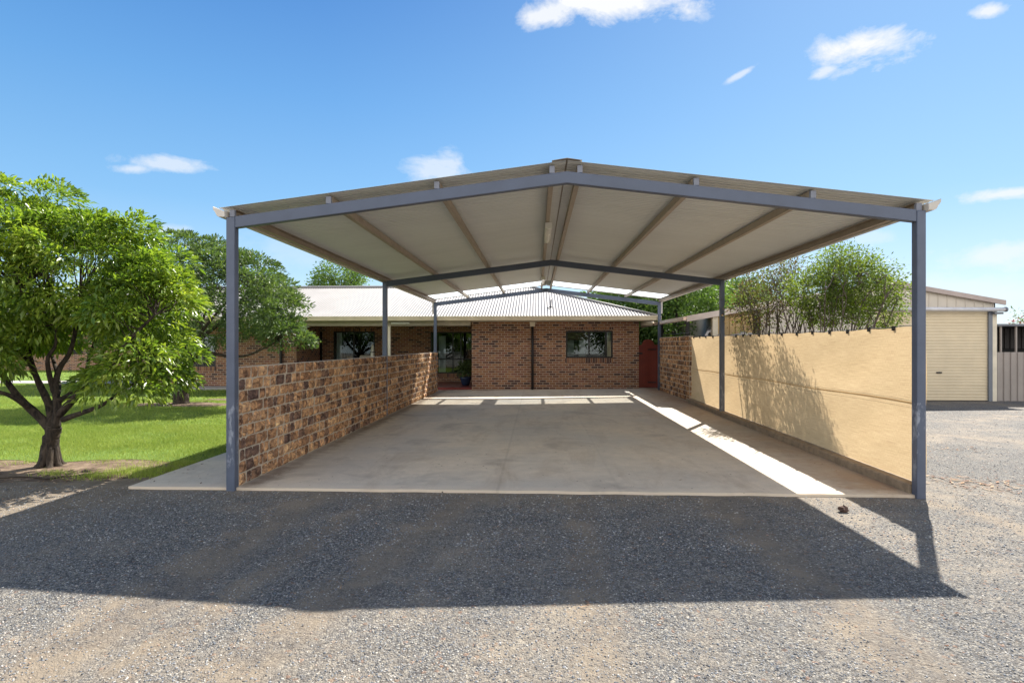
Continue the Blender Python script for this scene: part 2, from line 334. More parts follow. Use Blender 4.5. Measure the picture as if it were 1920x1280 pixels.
def bark(name, a, b):
    t = NT(name); n = t.noise(t.ob(6, 6, 2.2), 3, 7, .7, .8); t.col(t.ramp(n, [(.35, a), (.65, b)])); t.rough(.9); t.bump(n, 1, .03); return t.m
M['bark'] = bark('dark_bark', (.014, .011, .010), (.085, .065, .048))
M['bark2'] = bark('grey_bark', (.07, .05, .04), (.21, .17, .14))
t = NT('dry_leaf'); r = t.island(); t.col(t.ramp(r, [(0, (.07, .04, .025)), (.5, (.20, .10, .055)), (.8, (.42, .28, .16)), (1, (.55, .45, .32))])); t.rough(.8); M['dry'] = t.m

# shade cloth
t = NT('shade_cloth'); o = t.ob(); n = t.noise(t.ob(1, .6, 3), 1.4, 5, .6, .3); w = t.noise(t.ob(1, 4, 120), 1, 3, .6); w2 = t.noise(t.ob(1, 160, 25), 1, 2, .5)
c = t.ramp(n, [(.3, (.54, .395, .225)), (.7, (.60, .445, .26))]); c = t.mix(.4, c, t.ramp(w, [(.3, (.3, .3, .3)), (.7, (.7, .7, .7))]), 'OVERLAY'); c = t.mix(.3, c, t.ramp(w2, [(.3, (.3, .3, .3)), (.7, (.7, .7, .7))]), 'OVERLAY')
t.col(c); t.rough(.8); t.b.inputs['Specular IOR Level'].default_value = .1
tl = t.n.new('ShaderNodeBsdfTranslucent'); t.l.new(c, tl.inputs[0]); ms = t.n.new('ShaderNodeMixShader'); ms.inputs[0].default_value = .68
t.l.new(t.b.outputs[0], ms.inputs[1]); t.l.new(tl.outputs[0], ms.inputs[2]); t.l.new(ms.outputs[0], t.out.inputs[0]); M['cloth'] = t.m

# shed sheets and door
M['shed'] = paint('shed_sheet', (.60, .53, .44), .5, var=.06, scale=2)
M['mustard'] = paint('mustard_cladding', (.40, .27, .12), .6, var=.15, scale=4)
M['roller'] = paint('roller_slat', (.66, .54, .36), .45, var=.07, scale=2)
M['shedtrim'] = paint('shed_barge', (.42, .34, .30), .5)
M['awning'] = paint('pale_barge', (.62, .52, .45), .5)
M['greyfence'] = paint('grey_fence_sheet', (.33, .285, .25), .55, var=.08, scale=2)
M['steel'] = paint('grey_steel', (.16, .17, .19), .4)
M['pipe'] = paint('white_pipe', (.62, .60, .60), .4)
M['tarp'] = paint('beige_tarp', (.56, .46, .34), .8, var=.15, scale=4)
M['bluepot'] = paint('blue_glaze', (.02, .035, .075), .2)
M['curtain'] = paint('grey_curtain', (.75, .76, .78), .8)
M['cushion'] = paint('beige_cushion', (.48, .42, .35), .9)
# glass
t = NT('window_glass'); gl = t.n.new('ShaderNodeBsdfGlossy'); gl.inputs['Roughness'].default_value = .01; gl.inputs[0].default_value = (.9, .95, .95, 1)
tr = t.n.new('ShaderNodeBsdfTransparent'); tr.inputs[0].default_value = (.8, .85, .85, 1)
fr = t.n.new('ShaderNodeFresnel'); fr.inputs[0].default_value = 1.5
ms = t.n.new('ShaderNodeMixShader'); fm = t.math('ADD', fr.outputs[0], .0, clamp=True); t.l.new(fm, ms.inputs[0]); t.l.new(tr.outputs[0], ms.inputs[1]); t.l.new(gl.outputs[0], ms.inputs[2])
t.l.new(ms.outputs[0], t.out.inputs[0]); M['glass'] = t.m

# ------------------------------------------------------------------ mesh helpers
class MB:
    def __init__(s): s.v = []; s.f = []; s.n = 0; s.att = []
    def add(s, v, f, a=0.0):
        v = np.asarray(v, float); s.v.append(v); o = s.n
        s.f += [tuple(i + o for i in q) for q in f]; s.att += [a] * len(f); s.n += len(v); return s
    def box(s, x0, x1, y0, y1, z0, z1, a=0.0):
        v = [(x0, y0, z0), (x1, y0, z0), (x1, y1, z0), (x0, y1, z0), (x0, y0, z1), (x1, y0, z1), (x1, y1, z1), (x0, y1, z1)]
        return s.add(v, [(0, 3, 2, 1), (4, 5, 6, 7), (0, 1, 5, 4), (1, 2, 6, 5), (2, 3, 7, 6), (3, 0, 4, 7)], a)
    def prism(s, poly, y0, y1, axis='y'):            # polygon (u,v) extruded along an axis
        n = len(poly)
        if axis == 'y': a = [(u, y0, w) for u, w in poly]; b = [(u, y1, w) for u, w in poly]
        elif axis == 'x': a = [(y0, u, w) for u, w in poly]; b = [(y1, u, w) for u, w in poly]
        else: a = [(u, w, y0) for u, w in poly]; b = [(u, w, y1) for u, w in poly]
        f = [tuple(range(n)), tuple(range(2 * n - 1, n - 1, -1))] + [(i, n + i, n + (i + 1) % n, (i + 1) % n) for i in range(n)]
        return s.add(a + b, f)
    def tube(s, pts, rad, sides=8, cap=True, wob=0):
        P = [Vector(p) for p in pts]; n = len(P); vs = []; ref = Vector((0.3, 0.9, 0.1)).normalized()
        for i in range(n):
            d = (P[min(i + 1, n - 1)] - P[max(i - 1, 0)]).normalized()
            a = d.cross(ref)
            if a.length < .05: a = d.cross(Vector((1, 0, 0)))
            a.normalize(); b = d.cross(a); r = rad[i] if hasattr(rad, '__len__') else rad
            for k in range(sides):
                q = 2 * math.pi * k / sides; rr = r * (1 + (wob * (random.random() - .5) if wob else 0))
                vs.append(tuple(P[i] + a * math.cos(q) * rr + b * math.sin(q) * rr))
        f = []
        for i in range(n - 1):
            for k in range(sides):
                k2 = (k + 1) % sides; f.append((i * sides + k, i * sides + k2, (i + 1) * sides + k2, (i + 1) * sides + k))
        if cap: f += [tuple(range(sides - 1, -1, -1)), tuple(range((n - 1) * sides, n * sides))]
        return s.add(vs, f)
    def build(s, name, mat, parent=None, smooth=False, attr=False, bevel=0):
        v = np.concatenate(s.v); return mk(name, v, s.f, mat, parent, smooth, s.att if attr else None, bevel)

def mk(name, v, f, mat, parent=None, smooth=False, att=None, bevel=0, uv=True):
    v = np.asarray(v, float)
    me = bpy.data.meshes.new(name); loc = np.array(parent_origin(parent))
    if isinstance(f, np.ndarray):
        nf, k = f.shape; me.vertices.add(len(v)); me.vertices.foreach_set('co', (v - loc).astype(np.float32).ravel())
        me.loops.add(nf * k); me.loops.foreach_set('vertex_index', f.astype(np.int32).ravel())
        me.polygons.add(nf); me.polygons.foreach_set('loop_start', np.arange(0, nf * k, k, dtype=np.int32))
        me.update(calc_edges=True)
    else:
        me.from_pydata((v - loc).tolist(), [], f); me.update()
    if uv:
        L = me.uv_layers.new(name='UVMap'); nl = len(me.loops); nfp = len(me.polygons)
        nor = np.zeros(nfp * 3, np.float32); me.polygons.foreach_get('normal', nor); nor = np.abs(nor.reshape(-1, 3))
        ls = np.zeros(nfp, np.int32); lt = np.zeros(nfp, np.int32); me.polygons.foreach_get('loop_start', ls); me.polygons.foreach_get('loop_total', lt)
        vi = np.zeros(nl, np.int32); me.loops.foreach_get('vertex_index', vi); co = v[vi]
        ax = np.repeat(np.argmax(nor, 1), lt)
        u = np.where(ax == 0, co[:, 1], co[:, 0]); w = np.where(ax == 2, co[:, 1], co[:, 2])
        L.data.foreach_set('uv', np.stack([u, w], 1).astype(np.float32).ravel())
    if att is not None:
        A = me.attributes.new('rnd', 'FLOAT', 'FACE'); A.data.foreach_set('value', np.asarray(att, np.float32))
    if smooth: me.polygons.foreach_set('use_smooth', [True] * len(me.polygons))
    me.materials.append(mat)
    o = bpy.data.objects.new(name, me); C.objects.link(o)
    if parent is not None: o.parent = parent
    elif parent is None: pass
    if bevel:
        b = o.modifiers.new('bevel', 'BEVEL'); b.width = bevel; b.segments = 2; b.limit_method = 'ANGLE'
    return o
def parent_origin(p):
    o = Vector((0, 0, 0))
    while p is not None: o = o + Vector(p.location); p = p.parent
    return o
def tag(o, label=None, cat=None, group=None, kind=None):
    if label: o['label'] = label
    if cat: o['category'] = cat
    if group: o['group'] = group
    if kind: o['kind'] = kind
    return o
def thing(name, loc, label, cat, group=None):
    o = bpy.data.objects.new(name, None); o.empty_display_size = .2; C.objects.link(o); o.location = loc; return tag(o, label, cat, group)
def copy_tree(o, parent=None):
    c = o.copy(); C.objects.link(c); c.parent = parent
    for ch in list(o.children): copy_tree(ch, c)
    return c

def wall_xz(mb, x0, x1, z0, z1, ya, yb, holes):      # wall in the x-z plane with rectangular holes
    xs = sorted({x0, x1, *[h[0] for h in holes], *[h[1] for h in holes]}); zs = sorted({z0, z1, *[h[2] for h in holes], *[h[3] for h in holes]})
    for i in range(len(xs) - 1):
        for j in range(len(zs) - 1):
            cx, cz = (xs[i] + xs[i + 1]) / 2, (zs[j] + zs[j + 1]) / 2
            if any(h[0] < cx < h[1] and h[2] < cz < h[3] for h in holes): continue
            mb.box(xs[i], xs[i + 1], ya, yb, zs[j], zs[j + 1])

# ------------------------------------------------------------------ ground
def slab_z(x, y): return 0.03 + 0.0075 * max(0, y - 6) * min(1, max(0, (x + 3.3) / 7.3))
xs = np.concatenate([[-900, -300, -120, -60], np.arange(-30, 31, 2.0), [60, 120, 300, 900]]); ys = np.concatenate([[-60, -20], np.arange(-6, 41, 2.0), [60, 120, 300, 1200]])
gv = [(x, y, 0) for y in ys for x in xs]; nx = len(xs)
gf = [(j * nx + i, j * nx + i + 1, (j + 1) * nx + i + 1, (j + 1) * nx + i) for j in range(len(ys) - 1) for i in range(nx - 1)]
tag(mk('gravel_ground', gv, gf, M['gravel']), kind='structure')

# slab: top sheet with thickness, slightly rising towards the house on the right
SX0, SX1, SY0, SY1 = -4.52, 4.06, 6.13, 19.6
mb = MB(); xs = np.linspace(SX0, SX1, 25); ys = np.linspace(SY0, SY1, 40); n = len(xs)
jit = lambda y: 0.010 * math.sin(y * 9.1) + .006 * math.sin(y * 23)
v = [(x, y + (jit(x) if y == ys[0] else 0), slab_z(x, y)) for y in ys for x in xs]; v += [(x, ys[0] + jit(x), -.1) for x in xs] + [(x, ys[-1], -.1) for x in xs]
f = [(j * n + i, j * n + i + 1, (j + 1) * n + i + 1, (j + 1) * n + i) for j in range(len(ys) - 1) for i in range(n - 1)]
b0 = n * len(ys); f += [(b0 + i, b0 + i + 1, i + 1, i) for i in range(n - 1)]
mb.add(v, f); mb.box(SX0 - .004, SX0, SY0, SY1, -.1, .03)
tag(mb.build('concrete_slab', M['concrete']), kind='structure')

def blob_sheet(name, pts, z, mat, wob=.12, sub=14):  # irregular ground patch from an outline
    out = []
    for i in range(len(pts)):
        a, b = pts[i], pts[(i + 1) % len(pts)]; L = math.hypot(b[0] - a[0], b[1] - a[1]); k = max(1, int(L / .25))
        k = min(k, 60)
        for j in range(k):
            t_ = j / k; w = wob * (random.random() - .5) * 2
            nx_, ny_ = -(b[1] - a[1]) / L, (b[0] - a[0]) / L
            out.append((a[0] + (b[0] - a[0]) * t_ + nx_ * w, a[1] + (b[1] - a[1]) * t_ + ny_ * w, z))
    return tag(mk(name, out, [tuple(range(len(out)))], mat), kind='structure')
LAWN = [(-4.53, 7.8), (-4.9, 7.5), (-5.6, 7.65), (-6.4, 7.5), (-7.4, 7.6), (-9.0, 7.9), (-14, 8.2), (-40, 9), (-40, 22.6), (-14.6, 22.6), (-14.6, 20.0), (-4.53, 20.0)]
blob_sheet('bare_earth', [(-4.53, 6.7), (-5.3, 6.45), (-6.3, 6.3), (-8.5, 6.2), (-14, 6.6), (-30, 7.5), (-30, 9.5), (-9, 8.6), (-4.6, 8.2)], .004, M['earth'], .10)
blob_sheet('lawn', LAWN, .009, M['lawn'], .10)
tag(MB().box(-45, -4.9, 22.7, 24.2, -.1, .012).build('garden_path', M['path']), kind='structure')
tag(MB().box(-14.6, -4.56, 19.55, 20.3, -.1, .10).build('house_path', M['path']), kind='structure')
tag(mk('far_lawn', [(-60, 24.25, .01), (-15, 24.25, .01), (-15, 40, .01), (-60, 40, .01)], [(0, 1, 2, 3)], M['lawn']), kind='structure')
def soil_patch(px, py, ra, rb):
    d = F * EYE / (py - CY); Y0 = d; X0 = gx(px, d)
    out = [(X0 + ra * math.cos(q) * (1 + .25 * math.sin(3 * q + ra) + .15 * random.random()), Y0 + rb * math.sin(q) * (1 + .2 * math.sin(5 * q)), .015) for q in np.linspace(0, 2 * math.pi, 40)[:-1]]
    return tag(mk('soil_patch', out, [tuple(range(len(out)))], M['earth']), kind='structure')
soil_patch(350, 762, 1.6, .55); soil_patch(95, 892, .75, .45); soil_patch(470, 752, 1.5, .35)

# grass blades over the lawn, shorter and thinner with distance; bare near the edge
def inpoly(x, y, P):
    r = np.zeros(len(x), bool); j = len(P) - 1
    for i in range(len(P)):
        xi, yi = P[i]; xj, yj = P[j]
        c = ((yi > y) != (yj > y)) & (x < (xj - xi) * (y - yi) / (yj - yi + 1e-12) + xi); r ^= c; j = i
    return r
def blades(x, y, h, w, z0=.008):
    n = len(x); a = rng.random(n) * 2 * math.pi; lean = rng.normal(0, .55, n) * h; la = rng.random(n) * 2 * math.pi
    dx, dy = np.cos(a) * w / 2, np.sin(a) * w / 2
    v = np.empty((n, 3, 3)); v[:, 0] = np.stack([x - dx, y - dy, np.full(n, z0)], 1); v[:, 1] = np.stack([x + dx, y + dy, np.full(n, z0)], 1)
    v[:, 2] = np.stack([x + np.cos(la) * lean, y + np.sin(la) * lean, z0 + h], 1)
    return v.reshape(-1, 3)
V_ = []
for (Y0, Y1, n, hh, ww) in ((6.8, 11, 170000, .040, .0055), (11, 16, 110000, .045, .009), (16, 23, 60000, .05, .016)):
    y = rng.uniform(Y0, Y1, n); x = rng.uniform(-1.02 * Y1 - 1, -4.5, n); k = inpoly(x, y + .45, LAWN); x, y = x[k], y[k]
    pn = np.sin(x * 1.9 + 1.3 * np.sin(y * 1.1)) * np.sin(y * 2.3 + x * .7); k = rng.random(len(x)) > .35 * (pn > .45); x, y = x[k], y[k]
    # thin cover towards the front edge
    edge = np.clip((y - 7.15 - .18 * np.sin(x * 3.1) - .15 * np.sin(x * 7.7)) / 1.5, .10, 1); k = rng.random(len(x)) < edge; x, y = x[k], y[k]
    k = ((x - gx(95, 7.15)) ** 2 / .3 + (y - 7.15) ** 2 / .09) > 1; x, y = x[k], y[k]
    k = ((x - gx(350, 14.7)) ** 2 / 2.2 + (y - 14.7) ** 2 / .3 > 1) & ((x - gx(470, 16.1)) ** 2 / 2.0 + (y - 16.1) ** 2 / .12 > 1); x, y = x[k], y[k]
    V_.append(blades(x, y, hh * rng.uniform(.5, 1.3, len(x)), ww))
# loose tufts on the earth and along the slab edge
for (cx, cy_, r, n) in ((-4.75, 6.75, .22, 700), (-5.3, 6.65, .25, 500), (-5.1, 6.95, .3, 900), (-5.9, 6.75, .2, 350), (-6.7, 6.55, .16, 260), (-4.7, 7.4, .2, 700), (-7.2, 6.7, .2, 260), (-4.68, 7.05, .18, 500)):
    x = rng.normal(cx, r * .6, n); y = rng.normal(cy_, r * .4, n); k = x < SX0 - .01; x, y = x[k], y[k]
    V_.append(blades(x, y, .05 * rng.uniform(.4, 1.5, len(x)), .006))
y = rng.uniform(24.3, 40, 26000); x = rng.uniform(-45, -15, 26000); V_.append(blades(x, y, .06 * rng.uniform(.5, 1.3, len(x)), .03))
v = np.concatenate(V_); tag(mk('grass', v, np.arange(len(v)).reshape(-1, 3), M['grass'], uv=False), 'short green lawn grass growing left of the block wall', 'grass', kind='stuff')

# loose stones lying on the gravel near the camera
def stones(n, y0, y1, s0, s1, xm):
    y = y0 + (y1 - y0) * rng.random(n) ** 1.3; x = rng.uniform(-1, 1, n) * y * xm
    k = ~((y > SY0 - .03) & (x > SX0 - .03) & (x < SX1 + .05)) & ~((x < -4.5) & (y > 6.3)); k &= (np.minimum.reduce([np.abs(x + 2.2 - .02 * (y - 6.1)), np.abs(x + .55 - .22 * (y - 6.1)), np.abs(x - 1.95 + .03 * (y - 6.1))]) > .22) | (rng.random(n) < .3); x, y = x[k], y[k]; n = len(x)
    s = s0 + (s1 - s0) * rng.random(n) ** 2.5
    base = np.array([(1, 0, 0), (-.5, .87, 0), (-.5, -.87, 0), (.45, .5, .75), (-.8, .1, .6), (.3, -.6, .7)])
    tri = np.array([(3, 4, 5), (0, 3, 5), (0, 1, 3), (1, 4, 3), (1, 2, 4), (2, 5, 4), (2, 0, 5)])
    a = rng.random(n) * 2 * math.pi; ca, sa = np.cos(a), np.sin(a); B = base[None] * (1 + rng.normal(0, .22, (n, 6, 3)))
    B = B * (s[:, None, None] * np.array([1, .8, .6])[None, None]); V2 = np.empty_like(B)
    V2[..., 0] = B[..., 0] * ca[:, None] - B[..., 1] * sa[:, None] + x[:, None]; V2[..., 1] = B[..., 0] * sa[:, None] + B[..., 1] * ca[:, None] + y[:, None]; V2[..., 2] = np.clip(B[..., 2], 0, 1) + .0005
    F2 = (tri[None] + (np.arange(n) * 6)[:, None, None]).reshape(-1, 3); return V2.reshape(-1, 3), F2
v1, f1 = stones(60000, 2.2, 6.2, .003, .009, 1.0); v2, f2 = stones(25000, 4.5, 14, .005, .014, 1.0)
tag(mk('loose_stones', np.concatenate([v1, v2]), np.concatenate([f1, f2 + len(v1)]), M['stone'], uv=False), 'loose grey and tan gravel stones on the driveway', 'gravel', kind='stuff')

# dry leaves and bark strips
def litter(spots, name, label):
    V3 = []; F3 = []; k = 0
    for (cx, cy_, rx, ry, n, L0, L1) in spots:
        for _ in range(n):
            x, y = random.gauss(cx, rx), random.gauss(cy_, ry); L = random.uniform(L0, L1); W = L * random.uniform(.12, .35); a = random.uniform(0, math.pi)
            z = .008 + (slab_z(x, y) if (SX0 < x < SX1 and SY0 < y) else 0); c_, s_ = math.cos(a), math.sin(a)
            for (u, w_, h) in ((-L / 2, 0, random.uniform(0, .01)), (0, -W / 2, .003), (L / 2, 0, random.uniform(0, .012)), (0, W / 2, .004)):
                V3.append((x + u * c_ - w_ * s_, y + u * s_ + w_ * c_, z + h))
            F3.append((k, k + 1, k + 2, k + 3)); k += 4
    return tag(mk(name, V3, F3, M['dry'], uv=False), label, 'leaf litter', kind='stuff')
litter([(-.5, 4.2, 3, 1.2, 70, .02, .06), (gx(1840, 6.7), 6.75, .25, .22, 150, .03, .12), (gx(1790, 9), 9.0, .25, .15, 50, .03, .1), (3.5, 4.5, 2, 1.5, 40, .02, .07),
        (-6, 6.6, 1.2, .3, 220, .02, .06), (-4.5, 5.5, 1.8, .8, 60, .02, .06), (3.7, 9, .15, 2.4, 130, .01, .035), (-3.15, 9, .06, 3, 90, .01, .03), (.5, 9, 2, 2.5, 70, .006, .018), (0, 6.35, 2.6, .15, 90, .008, .02), (gx(350, 14.7), 14.7, .9, .3, 160, .03, .08), (gx(1850, 14), 13.5, 1.0, .3, 60, .03, .09)],
       'leaf_litter', 'dry brown leaves and bark strips scattered over the gravel')
# small brown clod on the sunlit gravel strip
d0 = F * EYE / (952 - CY); cxx = gx(1581, d0)
root = None
def rock(name, c, r, mat, seed):
    g = np.random.default_rng(seed); V4 = []; nu, nv = 10, 7
    for j in range(nv + 1):
        for i in range(nu):
            th = math.pi * j / nv; ph = 2 * math.pi * i / nu; q = r * (1 + g.normal(0, .14))
            V4.append((c[0] + q * math.sin(th) * math.cos(ph) * 1.2, c[1] + q * math.sin(th) * math.sin(ph), c[2] + q * .75 * math.cos(th)))
    return mk(name, V4, [(j * nu + i, j * nu + (i + 1) % nu, (j + 1) * nu + (i + 1) % nu, (j + 1) * nu + i) for j in range(nv) for i in range(nu)], mat)
M['clod'] = paint('clod_earth', (.10, .06, .045), .9, var=.4, scale=40, bump=.6)
tag(rock('earth_clod', (cxx, d0, .03), .042, M['clod'], 3), 'small dark brown clod lying on the sunlit gravel strip before the slab', 'clod')

# ------------------------------------------------------------------ carport
XL, XR, ZE, ZR, Y1, Y2, Y3 = -3.394, 4.041, 2.993, 3.45, 6.09, 12.42, 18.68
PW = .092; XM = (XL + XR) / 2; SL = (ZR - ZE) / (XR - XM)
def ztop(x): return ZR - abs(x - XM) * SL            # top of the rafters
cp = thing('carport', (XM, (Y1 + Y3) / 2, 0), 'large open gabled carport of blue-grey steel with corrugated roof over the concrete slab', 'carport')
BD = .125
for Yp in (Y1, Y2, Y3):
    for sgn in (-1, 1):
        x0, x1 = (XL, XL + PW) if sgn < 0 else (XR - PW, XR)
        if sgn < 0: x0, x1 = XL, XL + PW + .004
        zb = slab_z((x0 + x1) / 2, Yp) if Yp > SY0 else 0
        mb = MB().box(x0, x1, Yp, Yp + PW, zb - .05, ZE)
        mb.build('post', M['frame'], cp, bevel=.008)
    # rafter: two sloped legs meeting at the ridge, butted inside the posts
    xa, xb = XL + PW + .004, XR - PW
    poly = [(xa, ztop(xa) - BD), (XM, ZR - BD), (xb, ztop(xb) - BD), (xb, ztop(xb)), (XM, ZR), (xa, ztop(xa))]
    r_ = MB().prism(poly, Yp + .006, Yp + PW - .006).build('rafter', M['frame_dark'], cp, bevel=.006)
# purlins: C sections along the length
PH = .100
xs_p = [gx(p, Y1) for p in (431, 619, 823, 1040, 1083, 1302, 1522, 1733)]
YA, YB = Y1 + .005, 18.86
for i, x in enumerate(xs_p):
    zt = ztop(x) + PH; zb = ztop(x) + .002; o_ = -1 if x < XM else 1; w = .055
    if i in (0, 7): x = XL + .03 if i == 0 else XR - .03
    c_ = [(x, zb), (x + w * o_, zb), (x + w * o_, zb + .016), (x + .004 * o_, zb + .004), (x + .004 * o_, zt - .006 + 0), (x + w * o_, zt - .006 - w * SL * 0), (x + w * o_, zt - .002), (x, zt - .002)]
    c_ = [(x, zb), (x + w * o_, zb), (x + w * o_, zb + .004), (x + .005 * o_, zb + .004), (x + .005 * o_, zt - .016), (x + w * o_, zt - .016), (x + w * o_, zt - .012), (x, zt - .012)]
    if i in (0, 7):      # eave purlin shows its closed web outward
        o_ = -o_
        c_ = [(x, zb), (x + w * o_, zb), (x + w * o_, zb + .004), (x + .005 * o_, zb + .004), (x + .005 * o_, zt - .012), (x + w * o_, zt - .012), (x + w * o_, zt - .008), (x, zt - .008)]
    if o_ < 0: c_ = c_[::-1]
    p_ = MB().prism(c_, YA + .06, YB).build('purlin', M['purlin'], cp)
    # painted cleat closing the front end
    MB().box(min(x, x + w * o_), max(x, x + w * o_), Y1 + .02, Y1 + .058, zb, zt - .02).build('cleat', M['purlin_end'], cp)
# corrugated roof, ribs running down the slope
def corrugated(mb, xa, xb, ya, yb, zf, pitch=.085, thick=.0012):
    prof = [(0, 0), (.048, 0), (.056, .016), (.069, .016), (.077, 0)]
    pts = []; y = ya
    while y < yb:
        pts += [(y + u, d) for u, d in prof if y + u < yb]; y += pitch
    pts.append((yb, 0)); n = len(pts); v = []
    for y, d in pts: v += [(xa, y, zf(xa) + d), (xb, y, zf(xb) + d)]
    for y, d in pts: v += [(xa, y, zf(xa) + d + thick), (xb, y, zf(xb) + d + thick)]
    f = [(2 * i, 2 * i + 2, 2 * i + 3, 2 * i + 1) for i in range(n - 1)] + [(2 * n + 2 * i, 2 * n + 2 * i + 1, 2 * n + 2 * i + 3, 2 * n + 2 * i + 2) for i in range(n - 1)]
    f += [(2 * i, 2 * n + 2 * i, 2 * n + 2 * i + 2, 2 * i + 2) for i in range(n - 1)] + [(2 * i + 1, 2 * i + 3, 2 * n + 2 * i + 3, 2 * n + 2 * i + 1) for i in range(n - 1)]
    f += [(0, 1, 2 * n + 1, 2 * n), (2 * n - 2, 4 * n - 2, 4 * n - 1, 2 * n - 1)]
    mb.add(v, f); return mb
zs = lambda x: ztop(x) + PH + .006
YC0, YC1, YE_ = 17.35, 18.62, 18.9
OV = .07
for (xa, xb) in ((XL - OV, XM - .01), (XM + .01, XR + OV)):
    for nm, ya, yb, mt in (('roof_sheet', Y1 - .02, 12.97, 'sheet'), ('roof_sheet', 12.95, YC0, 'sheet'), ('clear_roof_sheet', YC0 + .002, YC1, 'clear'), ('roof_sheet', YC1 + .002, YE_, 'sheet')):
        corrugated(MB(), xa, xb, ya, yb, (lambda x: zs(x) - .004) if 12 < ya < 14 else zs).build(nm, M[mt], cp)
w = .16
MB().prism([(XM - w, zs(XM - w) + .016), (XM, zs(XM) + .02), (XM + w, zs(XM + w) + .016), (XM + w, zs(XM + w) + .019), (XM, zs(XM) + .024), (XM - w, zs(XM - w) + .019)], Y1 - .03, YE_ + .01).build('ridge_cap', M['purlin'], cp)
for sgn, xe in ((-1, XL), (1, XR)):                  # box gutter outside each eave with flared front lip
    z1 = ZE + PH
    g = [(0, z1 - .105), (.06, z1 - .105), (.085, z1 - .09), (.105, z1 - .05), (.125, z1 - .025), (.13, z1 + .012), (.127, z1 + .012), (.12, z1 - .023), (.10, z1 - .047), (.08, z1 - .086), (.06, z1 - .102), (.003, z1 - .102), (.003, z1 - .03), (0, z1 - .03)]
    g = [(xe + sgn * u, z) for u, z in g]
    if sgn < 0: g = g[::-1]
    go = MB().prism(g, Y1 - .03, YE_).build('gutter', M['gutter_white'], cp)
    pp = MB().prism([(xe + sgn * u, z) for u, z in ([(0.004, z1 - .101), (.06, z1 - .101), (.082, z1 - .087), (.104, z1 - .048), (.124, z1 - .024), (.127, z1 + .005), (.004, z1 - .04)][::sgn])], Y1 - .036, Y1 - .031).build('gutter_end', M['gutter_white'], cp)
    xd = xe + sgn * .06 - (.12 * sgn)
    MB().tube([(xe + sgn * .05, YE_ - .05, z1 - .105), (xe + sgn * .05, YE_ - .05, 2.62)], .03, 10).build('downpipe', M['gutter_white'], cp)

# fluorescent battens under the left ridge purlin
def batten(loc, label):
    L = thing('fluorescent_light', loc, label, 'light', 'fluorescent battens under the carport ridge')
    x, y, z = loc
    MB().box(x - .05, x + .05, y, y + 1.25, z - .03, z).build('body', M['white'], L, bevel=.006)
    MB().prism([(x - .045, z - .031), (x - .035, z - .075), (x, z - .088), (x + .035, z - .075), (x + .045, z - .031)], y + .03, y + 1.22).build('diffuser', M['diff'], L)
    for yy in (y - .012, y + 1.22): MB().box(x - .052, x + .052, yy, yy + .03, z - .09, z - .004).build('end_cap', M['white'], L)
    return L
M['diff'] = paint('frosted_diffuser', (.78, .74, .62), .25)
xb_ = xs_p[3] - .01
batten((xb_, 8.55, ztop(xb_) + .0), 'cream fluorescent batten nearer the camera, fixed under the carport ridge')
batten((xb_, 15.3, ztop(xb_) + .0), 'cream fluorescent batten farther back, fixed under the carport ridge before the rear beam')

# ------------------------------------------------------------------ block walls
def block_face(axis_x, y0, y1, z0, z1, out, ch, seed, along='y'):
    """rock-faced blocks on one face; out = +1/-1 facing; returns verts, faces, rnd per face"""
    g = random.Random(seed); V5 = []; F5 = []; A5 = []; k = 0; rows = int(round((z1 - z0) / ch)); n = 5
    for r in range(rows):
        y = y0 - g.random() * .12
        while y < y1:
            wd = g.choice([.10, .13, .15, .17, .19, .26]) * g.uniform(.93, 1.07); ya, yb = max(y, y0), min(y + wd, y1); y += wd
            if yb - ya < .03: continue
            m = .006; m = .010; ya += m * g.uniform(.6, 1.2); yb -= m * g.uniform(.6, 1.2); za = z0 + r * ch + .006 + g.uniform(-.002, .003); zb = z0 + (r + 1) * ch - .006 + g.uniform(-.003, .002)
            rv = g.random(); dep = g.uniform(.012, .03); tilt = g.uniform(-.006, .006)
            base = k
            for j in range(n + 1):
                for i in range(n + 1):
                    u, w_ = i / n, j / n; e = min(u, 1 - u, w_, 1 - w_) * 4; e = min(1, e) ** .6
                    rn = .009 if 0 < i < n and 0 < j < n else .0015
                    h = -.004 + dep * e + tilt * (u - .5) + g.uniform(-rn, rn)
                    yy = ya + (yb - ya) * u + (g.uniform(-.003, .003)); zz = za + (zb - za) * w_ + g.uniform(-.003, .003)
                    V5.append((axis_x + out * h, yy, zz) if along == 'y' else (yy, axis_x + out * h, zz)); k += 1
            for j in range(n):
                for i in range(n):
                    a = base + j * (n + 1) + i; q = (a, a + 1, a + n + 2, a + n + 1); F5.append(q if out > 0 else q[::-1]); A5.append(rv)
    return V5, F5, A5
def block_wall(name, x0, x1, segs, z0, z1, ch, label, both=True, ends=()):
    W = thing(name, ((x0 + x1) / 2, segs[0][0], z0), label, 'wall')
    core = MB(); face = MB()
    for (a, b) in segs:
        core.box(x0 + .004, x1 - .004, a, b, z0 - .1, z1)
        for (xf, o_) in ((x1, 1), (x0, -1)):
            V5, F5, A5 = block_face(xf, a, b, z0, z1, o_, ch, int(a * 10) + o_ + 5)
            k = face.n; face.v.append(np.array(V5)); face.f += [tuple(i + k for i in q) for q in F5]; face.att += A5; face.n += len(V5)
    for (ye, o_) in ends:
        V5, F5, A5 = block_face(ye, x0 + .004, x1 - .004, z0, z1, o_, ch, 77, along='x')
        k = face.n; face.v.append(np.array(V5)); face.f += [tuple(i + k for i in q[::-1]) for q in F5]; face.att += A5; face.n += len(V5)
    core.build('mortar_core', M['mortar'], W); face.build('block_facing', M['block'], W, attr=True); return W
